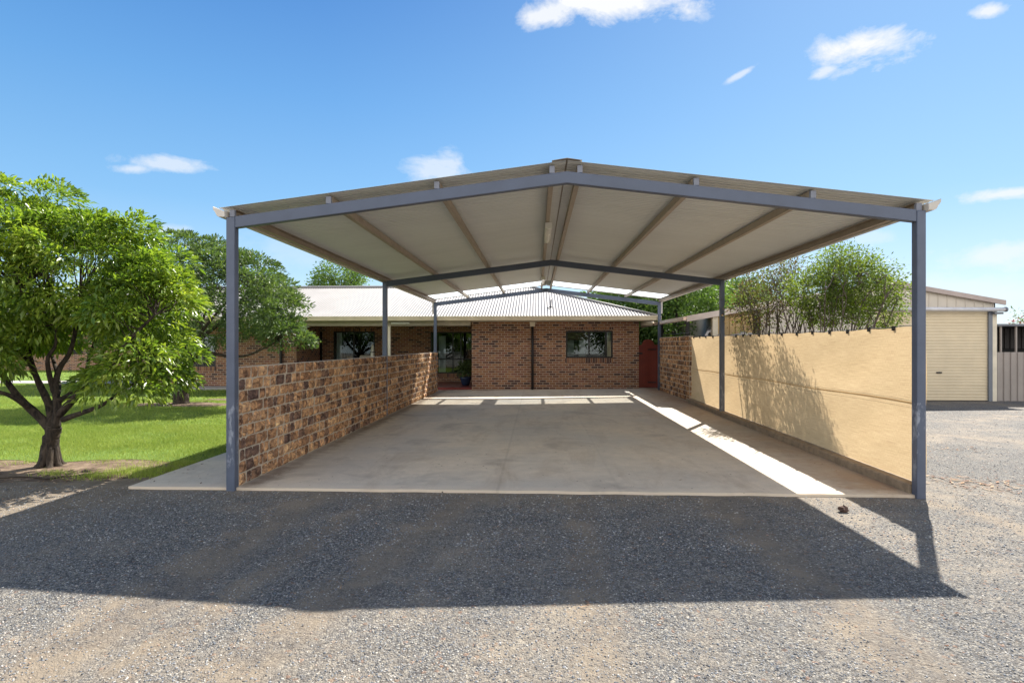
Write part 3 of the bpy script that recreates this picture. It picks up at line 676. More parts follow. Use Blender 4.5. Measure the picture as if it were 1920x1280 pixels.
block_wall('block_wall', XL + .012, XL + PW + .002, [(Y1 + PW + .002, Y2 - .002), (Y2 + PW + .002, Y3 - .002), (Y3 + PW + .002, Y3 + PW + .12)], .03, 1.35, .132, 'low rough-faced block wall along the left side of the carport', ends=())
zwr = slab_z(4, 17)
block_wall('block_wall', XR - .04, XR + .09, [(15.15, Y3 - .03)], zwr, zwr + 1.72, .132, 'short rough-faced block wall between the shade cloth and the red gate', ends=((15.15, -1),))
# kerb under the cloth
K = []
mb = MB(); ys = np.linspace(Y1 + PW + .01, 15.14, 40); x0, x1 = XR - PW - .02, XR + .05
v = []; f = []
for i, y in enumerate(ys):
    zt = slab_z(4, y) + .095; v += [(x0 + .006 * math.sin(y * 5), y, -.05), (x0 + .006 * math.sin(y * 5), y, zt - .012), (x0 + .015, y, zt), (x1, y, zt), (x1, y, -.05)]
    if i: a = 5 * (i - 1); b = 5 * i; f += [(a + k, b + k, b + k + 1, a + k + 1) for k in range(4)]
f += [(4, 3, 2, 1, 0), tuple(range(5 * (len(ys) - 1), 5 * len(ys)))]
tag(mk('kerb', v, f, M['kerb']), 'low concrete kerb under the shade cloth on the right of the slab', 'kerb')

# shade cloth strung between the posts and the block wall
SC = thing('shade_cloth', (XR + .03, 10.6, .1), 'tan shade cloth screen strung along the right side of the carport', 'shade cloth')
ya, yb = Y1 + .03, 15.13; XC = XR + .012
def cloth(z0f, z1f, off, nz=24, ny=150):
    v = []; f = []
    for j in range(nz + 1):
        for i in range(ny + 1):
            y = ya + (yb - ya) * i / ny; s_ = j / nz; z = z0f(y) * (1 - s_) + z1f(y) * s_
            bul = .012 * math.sin(y * 1.3 + 1 * s_) + .002 * math.sin(y * 6.3 + 5 * s_)
            v.append((XC + off + bul * math.sin(math.pi * min(1, s_ * 1.1 + .02)), y, z))
    n = ny + 1; f = [(j * n + i, j * n + i + 1, (j + 1) * n + i + 1, (j + 1) * n + i) for j in range(nz) for i in range(ny)]; return v, f
ZT = lambda y: 1.765 + .012 * math.sin((y - ya) * 4.4) ** 2 + max(0, (8 - y)) * .012 + .02 * (y - 6) / 9
zb_ = lambda y: slab_z(4, y) + .10
zm = lambda y: .965 + .008 * math.sin(y * 2)
v, f = cloth(zb_, lambda y: zm(y) + .012, 0.0); mk('lower_cloth', v, f, M['cloth'], SC, smooth=True)
v, f = cloth(zm, ZT, .004); mk('upper_cloth', v, f, M['cloth'], SC, smooth=True)
ny = 60
MB().tube([(XC + .004, ya + (yb - ya) * i / ny, ZT(ya + (yb - ya) * i / ny) + .012) for i in range(ny + 1)], .004, 5).build('top_wire', M['black'], SC)
MB().tube([(XC - .014, ya + (yb - ya) * i / ny, zm(ya + (yb - ya) * i / ny) + .03) for i in range(ny + 1)], .0018, 5).build('mid_wire', M['brownpipe'], SC)
MB().tube([(XC - .014, ya + (yb - ya) * i / ny, zm(ya + (yb - ya) * i / ny) - .045) for i in range(ny + 1)], .0014, 5).build('mid_wire', M['brownpipe'], SC)
for px in (1657, 1613, 1575, 1543, 1512, 1484, 1457, 1434, 1416, 1400, 1387, 1374, 1345, 1332, 1319, 1308, 1297):
    d_ = XC / ((px - 1006) / F); d_ = min(d_, yb - .05)
    MB().box(XC - .014, XC + .016, d_ - .018, d_ + .018, ZT(d_) - .03, ZT(d_) + .022).build('clip', M['black'], SC)

# ------------------------------------------------------------------ house
HY, GY = 19.42, 18.86                                # main wall face, gutter face
hs = thing('brick_house', (0, 21, 0), 'low brown brick house with pale corrugated hip roof behind the carport', 'house')
xR = gx(1198, HY); xL = gx(884.5, HY); PYW = 22.6; WX = -8.72; LYW = 20.35; WXL = gx(258, LYW)
zE = gz(606, 0, HY)
wx0, wx1 = gx(1061, HY), gx(1149, HY); wz0, wz1 = gz(671, .8, HY), gz(620, .8, HY)
mb = MB(); wall_xz(mb, xL, xR, -.05, zE + .25, HY, HY + .11, [(wx0, wx1, wz0, wz1)])
mb.box(xL, xL + .11, HY + .11, PYW, -.05, zE + .25); mb.box(xR - .11, xR, HY + .11, 28, -.05, zE + .25)
# porch back wall with sliding door and corner window
sd0, sd1 = gx(625, PYW), gx(703, PYW); sdz = gz(621, -6, PYW); ds0, ds1 = gx(594, PYW), gx(604.5, PYW)
cw0, cw1 = gx(807, PYW), xL - .01; cwz0, cwz1 = gz(700, -2, PYW), gz(622, -2, PYW)
wall_xz(mb, WX, xL + .11, -.05, 2.62, PYW + .0, PYW + .11, [(sd0, sd1, .1, sdz), (ds0, ds1, .1, sdz), (cw0, cw1, cwz0, cwz1)])
lw0, lw1 = gx(352, LYW), gx(404.5, LYW); lwz0, lwz1 = gz(687, -12, LYW), gz(628, -12, LYW)
wall_xz(mb, WXL, WX, -.05, 2.7, LYW, LYW + .11, [(lw0, lw1, lwz0, lwz1)])
mb.box(WX - .11, WX, LYW + .11, PYW, -.05, 2.7); mb.box(WXL, WXL + .11, LYW + .11, 28, -.05, 2.7)
mb.build('wall', M['brick'], hs)
for q in ((wx0 - .02, wx1 + .02, HY - .008, HY - .001, wz0 - .16, wz0 - .002), (cw0 - .05, cw1, PYW - .02, PYW - .001, cwz0 - .15, cwz0), (lw0 - .02, lw1 + .02, LYW - .012, LYW - .001, lwz0 - .16, lwz0 - .002)):
    MB().box(*q).build('brick_sill', M['soldier'], hs)
for q in ((wx0 - .02, wx1 + .02, HY - .004, HY - .001, wz1 + .002, wz1 + .12), (sd0, sd1, PYW - .004, PYW - .001, sdz, sdz + .12)):
    MB().box(*q).build('brick_lintel', M['soldier'], hs)
# dark rooms behind the openings
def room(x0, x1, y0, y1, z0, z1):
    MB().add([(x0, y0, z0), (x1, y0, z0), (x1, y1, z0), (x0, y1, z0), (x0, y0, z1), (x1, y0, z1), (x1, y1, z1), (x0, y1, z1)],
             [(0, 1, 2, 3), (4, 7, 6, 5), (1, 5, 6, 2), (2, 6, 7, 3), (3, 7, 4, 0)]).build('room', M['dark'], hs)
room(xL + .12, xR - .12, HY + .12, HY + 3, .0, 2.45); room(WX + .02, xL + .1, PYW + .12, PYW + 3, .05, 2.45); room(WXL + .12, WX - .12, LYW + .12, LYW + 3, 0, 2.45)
def window(x0, x1, z0, z1, y, mulls, bars=(), fw=.055, name='window', extra=None):
    fr = MB(); ya, yb = y + .02, y + .07
    fr.box(x0, x1, ya, yb, z1 - fw, z1).box(x0, x1, ya, yb, z0, z0 + fw).box(x0, x0 + fw, ya, yb, z0 + fw, z1 - fw).box(x1 - fw, x1, ya, yb, z0 + fw, z1 - fw)
    for m_ in mulls: fr.box(m_ - fw * .45, m_ + fw * .45, ya + .003, yb - .003, z0 + fw, z1 - fw)
    for (b_, a0, a1) in bars: fr.box(a0, a1, ya + .006, yb - .006, b_ - fw * .5, b_ + fw * .5)
    w_ = fr.build(name, M['black'], hs)
    MB().box(x0 + fw * .5, x1 - fw * .5, y + .042, y + .048, z0 + fw * .5, z1 - fw * .5).build('pane', M['glass'], w_); return w_
wi = window(wx0, wx1, wz0, wz1, HY, [gx(1104.5, HY), gx(1136, HY)])
MB().box(wx0 + .05, gx(1103, HY), HY + .15, HY + .17, wz1 - .32, wz1 - .04).build('blind', M['timber'], wi)
MB().box(gx(1139, HY), wx1 - .03, HY + .16, HY + .18, wz0 + .05, wz1 - .05).build('curtain', M['cream'], wi)
MB().box(gx(1064, HY), gx(1080, HY), HY + 1.0, HY + 1.02, wz0, wz1 - .2).build('curtain', M['curtain'], wi)
MB().box(gx(1090, HY), gx(1101, HY), HY + 1.0, HY + 1.02, wz0, wz1 - .2).build('curtain', M['curtain'], wi)
c1 = window(sd0, sd1, .1, sdz, PYW, [gx(663, PYW)], name='sliding_door')
MB().prism([(gx(628, PYW) + .04 * i, PYW + .2 + (.03 if i % 2 else 0)) for i in range(6)] + [(gx(628, PYW) + .04 * i, PYW + .21 + (.03 if i % 2 else 0)) for i in range(5, -1, -1)], .15, sdz - .05, 'z').build('curtain', M['curtain'], c1)
window(ds0, ds1, .1, sdz, PYW, [], name='door')
midz = gz(673, -2, PYW)
cw = window(cw0, cw1, cwz0, cwz1, PYW, [gx(849, PYW), gx(864, PYW)], [(midz, cw0 + .04, cw1 - .04)], .05)
MB().box(gx(818, PYW), gx(831, PYW), PYW + .6, PYW + .62, cwz0, cwz1 - .15).build('curtain', M['curtain'], cw)
lw = window(lw0, lw1, lwz0, lwz1, LYW, [gx(381, LYW)])
mb = MB()
for i in range(16): mb.box(lw0 + .05 + i * .062, lw0 + .09 + i * .062, LYW + .14, LYW + .15, lwz0 + .18, lwz1)
mb.build('blind', M['cushion'], lw)
# roof: a hip with the visible front slope, ribs running down the slope
zg = gz(593, 0, GY); RT = .33; RA = 4.25; zr = zg + RT * RA; xe = gx(1232, GY); xrid = xe - RA; xw = -18.5
def front_slope(mb, y0, y1, x0, x1f, pitch, amp, per):
    n = int((x1f(0) - x0) / pitch * per); xs_ = np.linspace(x0, x1f(0), n); v = []; f = []
    for x in xs_:
        dz = amp * math.cos(2 * math.pi * x / pitch); lim = min(1.0, max(0.0, (xe - x) / RA))   # how far up this rib runs
        v += [(x, y0, zg + dz), (x, y0 + RA * lim, zg + RT * RA * lim + dz)]
    f = [(2 * i, 2 * i + 2, 2 * i + 3, 2 * i + 1) for i in range(n - 1)]; mb.add(v, f)
mb = MB(); front_slope(mb, GY, GY + RA, xw, lambda s_: xe, .10, .014, 6)
mb.build('roof', M['roof'], hs, smooth=True)
YR = GY + RA
mb = MB(); mb.add([(xe, GY, zg), (xe, GY + 2 * RA, zg), (xrid, YR, zr)], [(0, 1, 2)]); mb.add([(xw, YR, zr), (xrid, YR, zr), (xe, YR + RA, zg), (xw, YR + RA, zg)], [(0, 1, 2, 3)])
mb.add([(xw, GY, zg), (xw, YR, zr), (xw, YR + RA, zg)], [(0, 1, 2)]); mb.build('rear_roof', M['roof'], hs)
cap = MB().tube([(xw, YR, zr + .02), (xrid, YR, zr + .02)], .06, 8); cap.tube([(xrid, YR, zr + .015), (xe, GY, zg + .015)], .05, 8); cap.build('ridge_cap', M['roof'], hs, smooth=True)
mb = MB(); mb.prism([(GY, zg + .01), (GY - .13, zg + .01), (GY - .13, zg - .025), (GY - .12, zg - .04), (GY - .10, zg - .13), (GY, zg - .13)], xw, xe + .12, 'x')
gt = mb.build('gutter', M['gutter'], hs)
MB().box(xw, xe, GY + .001, GY + .02, zg - .16, zg - .02).build('fascia', M['soffit'], hs)
MB().box(xw, xe - .02, GY + .021, HY - .002, zg - .155, zg - .145).build('soffit', M['soffit'], hs)
MB().box(WX - 6, xL, HY + .001, PYW - .001, zg - .156, zg - .146).build('porch_ceiling', M['soffit'], hs)
MB().box(WX, xL - .002, GY + .2, GY + .32, zg - .30, zg - .16).build('porch_beam', M['soffit'], hs)
dpx = gx(998.5, HY)
MB().tube([(dpx, HY - .05, zg - .25), (dpx, HY - .05, slab_z(dpx, HY))], .042, 12).build('downpipe', M['brownpipe'], hs, smooth=True)
MB().box(dpx - .085, dpx + .085, HY - .13, HY - .001, zg - .32, zg - .16).box(dpx - .10, dpx + .10, HY - .145, HY - .001, zg - .20, zg - .165).build('rainhead', M['cream'], hs)
px_ = gx(730, GY + .26); MB().box(px_ - .045, px_ + .045, GY + .21, GY + .30, .03, zg - .3).build('porch_post', M['cream'], hs)
px_ = gx(527, LYW - .05); MB().tube([(px_, LYW - .06, 2.4), (px_, LYW - .06, .1)], .05, 10).build('downpipe', M['brownpipe'], hs)
MB().box(WX + .0, xL - .003, GY + .75, PYW - .001, .0, .12).build('porch_floor', M['paving'], hs)
ax, ay = gx(1033, GY + 1), GY + 1.0; az = zg + RT * 1.0
AN = thing('roof_antenna', (ax, ay, az), 'short dark antenna stub standing on the house roof slope', 'antenna')
MB().tube([(ax, ay, az - .02), (ax, ay, az + .30)], .018, 6).build('mast', M['black'], AN)
MB().tube([(ax - .14, ay, az + .0), (ax - .03, ay, az + .05), (ax, ay, az + .08)], .016, 6).tube([(ax + .08, ay, az), (ax, ay, az + .07)], .009, 6).build('bracket', M['black'], AN)
# fluorescent on the porch beam
xx = gx(733, GY + .1); bt = tag(MB().box(xx, gx(767, GY + .1), GY + .1, GY + .18, zg - .24, zg - .18).build('porch_light', M['white'], bevel=.006), 'slim cream batten light under the house gutter beside the porch post', 'light')
# porch things
def pot_plant(X, Y):
    P = thing('potted_plant', (X, Y, .12), 'leafy plant in a dark blue glazed pot below the porch window', 'plant')
    MB().tube([(X, Y, .12), (X, Y, .2), (X, Y, .36), (X, Y, .42), (X, Y, .43)], [.12, .16, .2, .22, .2], 16).build('pot', M['bluepot'], P, smooth=True)
    return P
# (foliage is added below with the leaf tools)
X_h, Y_h = gx(698.5, 21.2), 21.2
H_ = thing('folded_umbrella', (X_h, Y_h, .12), 'pale covered garden umbrella standing folded on the porch', 'umbrella')
zt = gz(644, X_h, Y_h); MB().tube([(X_h, Y_h, .15), (X_h, Y_h, zt - .32), (X_h, Y_h, zt - .28), (X_h, Y_h, zt - .12), (X_h, Y_h, zt)], [.07, .075, .065, .05, .012], 12).build('cover', M['white'], H_, smooth=True)
MB().tube([(X_h, Y_h, zt - .34), (X_h, Y_h, zt - .31)], .08, 12).build('strap', M['black'], H_)
MB().tube([(X_h, Y_h, .12), (X_h, Y_h, .15)], .2, 14).build('base', M['black'], H_)
def seat(px0, px1, Y, ztop_, label):
    x0, x1 = gx(px0, Y), gx(px1, Y); s_ = thing('outdoor_sofa', ((x0 + x1) / 2, Y, .12), label, 'sofa', None)
    MB().box(x0, x1, Y - .3, Y + .3, .3, .48).build('seat', M['cushion'], s_, bevel=.04); MB().box(x0, x1, Y + .22, Y + .38, .3, ztop_).build('backrest', M['cushion'], s_, bevel=.05)
    for q in (x0 + .03, x1 - .08):
        MB().box(q, q + .05, Y - .25, Y - .2, .12, .3).build('leg', M['black'], s_)
seat(670, 695, 21.4, gz(666, -6, 21.7), 'beige cushioned outdoor sofa on the porch beside the folded umbrella')
seat(646, 656, 21.9, gz(668, -6.6, 21.9), 'small pale armchair on the porch before the sliding door')

# ------------------------------------------------------------------ gate
gyy = 19.5; g0, g1 = gx(1199.5, gyy), gx(1231, gyy); zb0 = slab_z(3.7, 19.5); zsh = gz(646, 3.6, gyy); zar = gz(636, 3.6, gyy)
G = thing('garden_gate', ((g0 + g1) / 2, gyy, zb0), 'red boarded gate with arched top beside the brick house wall', 'gate')
gm = (g0 + g1) / 2; hw = (g1 - g0) / 2
arc = [(gm + hw * .72 * math.cos(q), zsh + (zar - zsh) * math.sin(q)) for q in np.linspace(0, math.pi, 14)]
mb = MB(); mb.prism([(xR + .004, zb0 + .02), (4.35, zb0 + .02), (4.35, zsh - .03)] + arc + [(xR + .004, zsh - .03)], gyy, gyy + .03)
mb.build('panel', M['red'], G)
mb = MB()
for i in range(1, 6): xx = g0 + (g1 - g0) * i / 6; mb.box(xx - .004, xx + .004, gyy - .003, gyy - .0005, zb0 + .06, zsh - .04)
mb.build('board_joint', paint('red_groove', (.16, .02, .012), .7), G)
for zz in (zsh - .18, zb0 + .18): MB().box(g1 - .3, g1 - .01, gyy - .012, gyy - .003, zz, zz + .035).build('hinge', M['black'], G)
MB().box(g0 - .03, g0 + .09, gyy - .03, gyy - .003, zsh - .32, zsh - .27).build('latch', M['black'], G)
# cream letter-box style awning roll and bell hanging by the gate
xa, xb2 = gx(1208, 19.1), gx(1229, 19.1); zc = gz(606, 3.9, 19.1)
# ------------------------------------------------------------------ shed (long gable on the right)
SYf = 16.75
sh = thing('metal_shed', (9, SYf, 0), 'cream sheet-metal shed with low gable and roller door on the right', 'shed')
def onS(px, py): X = gx(px, SYf); return X, gz(py, X, SYf)
ax_, az_ = onS(1666, 526); rx, rz = onS(1872, 562); lx, lz = onS(1288, 592)
def zroof(x): return az_ + (rz - az_) * (x - ax_) / (rx - ax_) if x > ax_ else az_ + (lz - az_) * (x - ax_) / (lx - ax_)
AYf = 15.66; w0 = gx(1341, AYf + .15); wm0 = gx(1412, AYf + .15); sw0 = gx(1425, SYf); w1 = gx(1866, SYf); rd0, rd1 = gx(1640, SYf), gx(1850, SYf); rdz = gz(583, 12.5, SYf)
def ribbed(mb, x0, x1, zlo, zhi, y, pitch=.2, rib=.03, dep=.018, ydep=.04):
    x = x0
    pts = []
    while x < x1 - 1e-6:
        a = min(x + rib, x1); b = min(x + pitch, x1); pts += [(x, 0), (min(x + .008, x1), -dep), (min(a - .008, x1) if a - .008 > x else a, -dep), (a, 0), (b - .002, 0)]; x += pitch
    v = []; 
    for (u, d) in pts: v += [(u, y + d, zlo(u)), (u, y + d, zhi(u))]
    mb.add(v, [(2 * i, 2 * i + 2, 2 * i + 3, 2 * i + 1) for i in range(len(pts) - 1)])
    return mb
AW = thing('open_awning', (6, AYf, 0), 'pale-edged open awning with mustard ribbed cladding behind the end of the shade cloth', 'awning')
ax0 = gx(1288, AYf); az0 = gz(592, ax0, AYf); ax1 = gx(1475, AYf); aslope = (gz(567, gx(1430, AYf), AYf) - az0) / (gx(1430, AYf) - ax0)
zaw = lambda x: az0 + aslope * (x - ax0)
mb = MB(); ribbed(mb, w0 + .06, wm0, lambda x: 0, lambda x: zaw(x) - .03, AYf + .15, .16, .05, .02); mb.build('cladding', M['mustard'], AW)
MB().box(w0 - .09, w0 + .055, AYf + .08, AYf + .25, 0, zaw(w0) - .1).build('corner_post', M['cream'], AW)
def slab_(xa, xb, ya, yb, th, mt, nm):
    v = [(xa, ya, zaw(xa)), (xb, ya, zaw(xb)), (xb, yb, zaw(xb)), (xa, yb, zaw(xa)), (xa, ya, zaw(xa) - th), (xb, ya, zaw(xb) - th), (xb, yb, zaw(xb) - th), (xa, yb, zaw(xa) - th)]
    return MB().add(v, [(0, 1, 2, 3), (7, 6, 5, 4), (0, 4, 5, 1), (1, 5, 6, 2), (2, 6, 7, 3), (3, 7, 4, 0)]).build(nm, mt, AW)
slab_(ax0, ax1, AYf, AYf + .05, .16, M['awning'], 'front_beam'); slab_(ax0, ax1, AYf + .052, 22.0, .02, M['roof'], 'roof')
MB().prism([(ax0 - .10, az0 - .02), (ax0 - .10, az0 - .11), (ax0 - .07, az0 - .13), (ax0 - .002, az0 - .13), (ax0 - .002, az0 - .02), (ax0 - .01, az0 - .02), (ax0 - .01, az0 - .12), (ax0 - .09, az0 - .10), (ax0 - .09, az0 - .02)][::-1], AYf + .02, 22.0).build('gutter', M['awning'], AW)
MB().box(ax0 + .0, ax0 + .09, AYf + .06, AYf + .15, 0, az0 - .04).build('post', M['black'], AW); MB().box(ax0 + .0, ax0 + .09, 19.0, 19.09, 0, az0 - .04).build('post', M['black'], AW)
mb = MB(); ribbed(mb, sw0, rd0, lambda x: 0, lambda x: zroof(x) - .02, SYf, .25, .035, .018)
ribbed(mb, rd0, w1, lambda x: rdz + .05, lambda x: zroof(x) - .02, SYf, .25, .035, .018); mb.build('wall', M['shed'], sh)
MB().box(w1 - .03, w1, SYf, 30, 0, zroof(w1) - .03).build('side_wall', M['shed'], sh); MB().box(sw0, sw0 + .03, SYf + .05, 30, 0, zroof(sw0) - .06).build('side_wall', M['shed'], sh)
MB().box(gx(1857, SYf), w1 + .01, SYf - .05, SYf - .002, 0, rdz - .01).build('door_jamb', M['cream'], sh)
rl = MB().box(gx(1849.5, SYf), gx(1856.5, SYf), SYf - .09, SYf - .002, 0, rdz + .02).build('door_rail', M['steel'], sh)
# roller door: scalloped curtain
n = 170; zz_ = np.linspace(.02, rdz, n); v = []
for z_ in zz_:
    d = -.012 * abs(math.sin(math.pi * z_ / .085)) ** .5
    v += [(rd0, SYf - .03 + d, z_), (rd1, SYf - .03 + d, z_)]
dr = mk('roller_door', v, [(2 * i, 2 * i + 1, 2 * i + 3, 2 * i + 2) for i in range(n - 1)], M['roller'], sh)
hx = gx(1758.5, SYf); hz_ = gz(698, 11, SYf); MB().box(hx - .07, hx + .07, SYf - .07, SYf - .045, hz_ - .02, hz_ + .02).build('handle', M['black'], dr)
pz = gz(581, 12, SYf); p0 = gx(1640, SYf); p1 = gx(1873, SYf)
MB().tube([(p0, SYf - .2, gz(580, 9, SYf)), (p1, SYf - .2, pz)], .055, 14).build('roller_pipe', M['pipe'], sh, smooth=True)
mb = MB().box(gx(1855, SYf), p1 - .03, SYf - .2, SYf - .05, pz - .13, pz - .07); mb.tube([(p1, SYf - .2, pz), (p1 + .05, SYf - .2, pz)], .07, 10); mb.build('pipe_bracket', M['steel'], sh)
# roof and barge
def roofstrip(xa, xb, th, ya, yb, mt, nm, dz=0):
    v = [(xa, ya, zroof(xa) + dz), (xb, ya, zroof(xb) + dz), (xb, yb, zroof(xb) + dz), (xa, yb, zroof(xa) + dz), (xa, ya, zroof(xa) - th + dz), (xb, ya, zroof(xb) - th + dz), (xb, yb, zroof(xb) - th + dz), (xa, yb, zroof(xa) - th + dz)]
    return MB().add(v, [(0, 1, 2, 3), (7, 6, 5, 4), (0, 4, 5, 1), (1, 5, 6, 2), (2, 6, 7, 3), (3, 7, 4, 0)]).build(nm, mt, sh)
x_far = gx(1238, SYf); 
roofstrip(ax_, rx + .12, .13, SYf - .12, SYf - .06, M['shedtrim'], 'barge_board', .0)
roofstrip(sw0 - .1, ax_ - .002, .15, SYf - .12, SYf - .06, M['awning'], 'barge_board', .0)
roofstrip(ax_, rx + .10, .02, SYf - .058, 30, M['roof'], 'roof', -.01); roofstrip(sw0 - .1, ax_ - .002, .02, SYf - .058, 30, M['roof'], 'roof', -.01)
# dark rail on top of the block wall
RL = thing('wall_rail', (XR, 17, 1.8), 'thin dark rail running above the short block wall', 'rail')
MB().tube([(XR + .03, 15.3, zwr + 1.80), (XR + .03, Y3 - .2, zwr + 1.80)], .012, 6).build('bar', M['black'], RL)
for y in (15.4, 17, 18.4): MB().tube([(XR + .03, y, zwr + 1.715), (XR + .03, y, zwr + 1.80)], .01, 6).build('stay', M['black'], RL)
# low lean-to and grey fence at the far right
fx0 = gx(1868, SYf + .05); fx1 = fx0 + 6
LT = thing('lean_to', (fx0 + 2, SYf + .1, 0), 'dark open lean-to behind grey ribbed sheets at the right edge', 'lean-to')
fz = gz(660, 13.5, SYf); tz = gz(607, 13.5, SYf)
mb = MB(); ribbed(mb, fx0, fx1, lambda x: 0, lambda x: fz, SYf + .05, .19, .05, .03); mb.build('lower_sheet', M['greyfence'], LT)
mb = MB(); ribbed(mb, fx0, fx1, lambda x: fz + .1, lambda x: tz - .1, SYf + 1.5, .17, .04, .03); mb.build('rear_sheet', paint('dark_sheet', (.05, .042, .04), .6), LT)
MB().box(fx0, fx1, SYf + 1.52, SYf + 1.6, 0, tz - .05).build('back_wall', M['dark'], LT)
MB().box(fx0, fx1, SYf + .0, SYf + 2.5, tz - .06, tz + .0).build('roof', M['steel'], LT)
for i in range(5): x_ = fx0 + .14 + i * .42; MB().box(x_, x_ + .04, SYf + .08, SYf + .12, fz, tz - .06).build('stud', M['greyfence'], LT)

# beige cover heap and white pipe end beyond the cloth
def hump(name, px0, px1, Y, ztf, mat, label, cat, depth=.9):
    x0, x1 = gx(px0, Y), gx(px1, Y); n = 24; v = []
    rows = [(-.5, 0), (-.35, .78), (-.12, .97), (.12, 1), (.35, .8), (.5, 0)]
    for i in range(n + 1):
        x = x0 + (x1 - x0) * i / n; e = min(1, min(i, n - i) / 3) ** .5; zt_ = ztf(i / n) * (.75 + .25 * e)
        for (dy, s_) in rows: v.append((x, Y + dy * depth, zt_ * s_ + (0.02 * math.sin(i * 1.3 + dy * 9) if s_ else 0)))
    m_ = len(rows); f = [(i * m_ + j, (i + 1) * m_ + j, (i + 1) * m_ + j + 1, i * m_ + j + 1) for i in range(n) for j in range(m_ - 1)]
    f += [tuple(range(m_)), tuple(range(n * m_ + m_ - 1, n * m_ - 1, -1))]
    return tag(mk(name, v, f, mat, smooth=True), label, cat)
hump('covered_trailer', 1338, 1430, 15.4, lambda s_: gz(625, 5.4, 15.4) + .05 * math.sin(2 + s_ * 9), M['tarp'], 'beige canvas cover draped over a trailer behind the shade cloth', 'cover')
X_, Y_ = gx(1330, 15.9), 15.9; z_ = gz(625, X_, Y_)
PE = thing('flue_pipe', (X_, Y_, 0), 'white curved pipe end with dark cap just above the shade cloth', 'pipe')
MB().tube([(X_ - .08, Y_, 0), (X_ - .08, Y_, z_ - .03), (X_ - .04, Y_, z_ + .04), (X_ + .04, Y_, z_ + .06), (X_ + .14, Y_, z_ + .05)], .045, 10).build('elbow', M['pipe'], PE, smooth=True)
MB().tube([(X_ - .02, Y_ + .12, z_ + .1), (X_ + .14, Y_ + .12, z_ + .11)], .07, 10).tube([(X_ + .06, Y_ + .12, 0), (X_ + .06, Y_ + .12, z_ + .1)], .03, 6).build('cap', M['steel'], PE, smooth=True)

# wall lantern roll under the house eave at the gate
LN = tag(MB().tube([(xa, 19.7, zc - .02), ((xa + xb2) / 2, 19.6, zc + .02), (xb2, 19.5, zc + .01)], .085, 10).build('rolled_awning', M['cream'], smooth=True), 'cream rolled-up canvas hanging under the eave above the red gate', 'awning')

# far brick building seen through the left tree
fb = thing('far_house', (-32, 35, 0), 'distant pinkish brick house seen under the left tree', 'house')
mb = MB(); wall_xz(mb, -44, -19, 0, 2.6, 34, 34.1, [(-38, -35.5, 1, 2.1), (-30, -28, 1, 2.1)]); mb.build('wall', M['brick'], fb)
for (a, b) in ((-38, -35.5), (-30, -28)): MB().box(a, b, 34.05, 34.08, 1, 2.1).build('window', M['dark'], fb)
MB().prism([(33.4, 2.6), (39, 4.4), (44.6, 2.6)], -44.6, -18.4, 'x').build('roof', M['roof'], fb)

# ------------------------------------------------------------------ foliage tools
def leaves_mesh(P, D, L, W, fold=.25, droop=.25):
    """P base points, D unit directions, L lengths: five-vertex folded leaf, 4 triangles"""
    n = len(P); up = rng.normal(0, .5, (n, 3)) + np.array([0, 0, 1.0]); side = np.cross(D, up); side /= np.linalg.norm(side, axis=1)[:, None] + 1e-9
    nr = np.cross(side, D); Lc = L[:, None]; Wc = W[:, None]
    mid = P + D * Lc * .5 - nr * Lc * .0
    tip = P + D * Lc; tip[:, 2] -= L * droop; mid2 = mid.copy(); mid2[:, 2] -= L * droop * .25
    l_ = mid2 + side * Wc * .5 + nr * Wc * fold; r_ = mid2 - side * Wc * .5 + nr * Wc * fold
    V6 = np.stack([P, l_, mid2, r_, tip], 1).reshape(-1, 3)
    T = np.array([(0, 2, 1), (1, 2, 4), (0, 3, 2), (2, 3, 4)]); F6 = (T[None] + (np.arange(n) * 5)[:, None, None]).reshape(-1, 3)
    return V6, F6
def leaves_quad(P, D, L, W):
    n = len(P); up = rng.normal(0, 1, (n, 3)); side = np.cross(D, up); side /= np.linalg.norm(side, axis=1)[:, None] + 1e-9
    a = P; b = P + D * L[:, None] * .5 + side * W[:, None] * .5; c = P + D * L[:, None]; d = P + D * L[:, None] * .5 - side * W[:, None] * .5
    return np.stack([a, b, c, d], 1).reshape(-1, 3), np.arange(4 * n).reshape(-1, 4)
def unit(a): return a / (np.linalg.norm(a, axis=1)[:, None] + 1e-9)
def shell_points(ells, n, inner=.72):
    """points spread through the outer part of a union of ellipsoids, with an uneven outline"""
    out = []; vol = np.array([e[3] * e[4] + e[4] * e[5] + e[3] * e[5] for e in ells]); vol = vol / vol.sum()
    for e, f_ in zip(ells, vol):
        m = int(n * f_) + 1; d = unit(rng.normal(0, 1, (m, 3))); r = inner + (1 - inner) * rng.random(m) ** .7
        lump = 1 + .10 * np.sin(d[:, 0] * 5 + e[0]) * np.sin(d[:, 1] * 6 + 1) + .07 * np.sin(d[:, 2] * 9 + d[:, 0] * 7)
        p = np.array(e[:3]) + d * r[:, None] * lump[:, None] * np.array(e[3:6]); out.append((p, d))
    P = np.concatenate([o[0] for o in out]); D = np.concatenate([o[1] for o in out])
    # drop points buried deep inside another lobe
    keep = np.ones(len(P), bool)
    for e in ells:
        q = (((P - np.array(e[:3])) / np.array(e[3:6])) ** 2).sum(1); keep &= ~((q < (inner * .8) ** 2))
    return P[keep], D[keep]
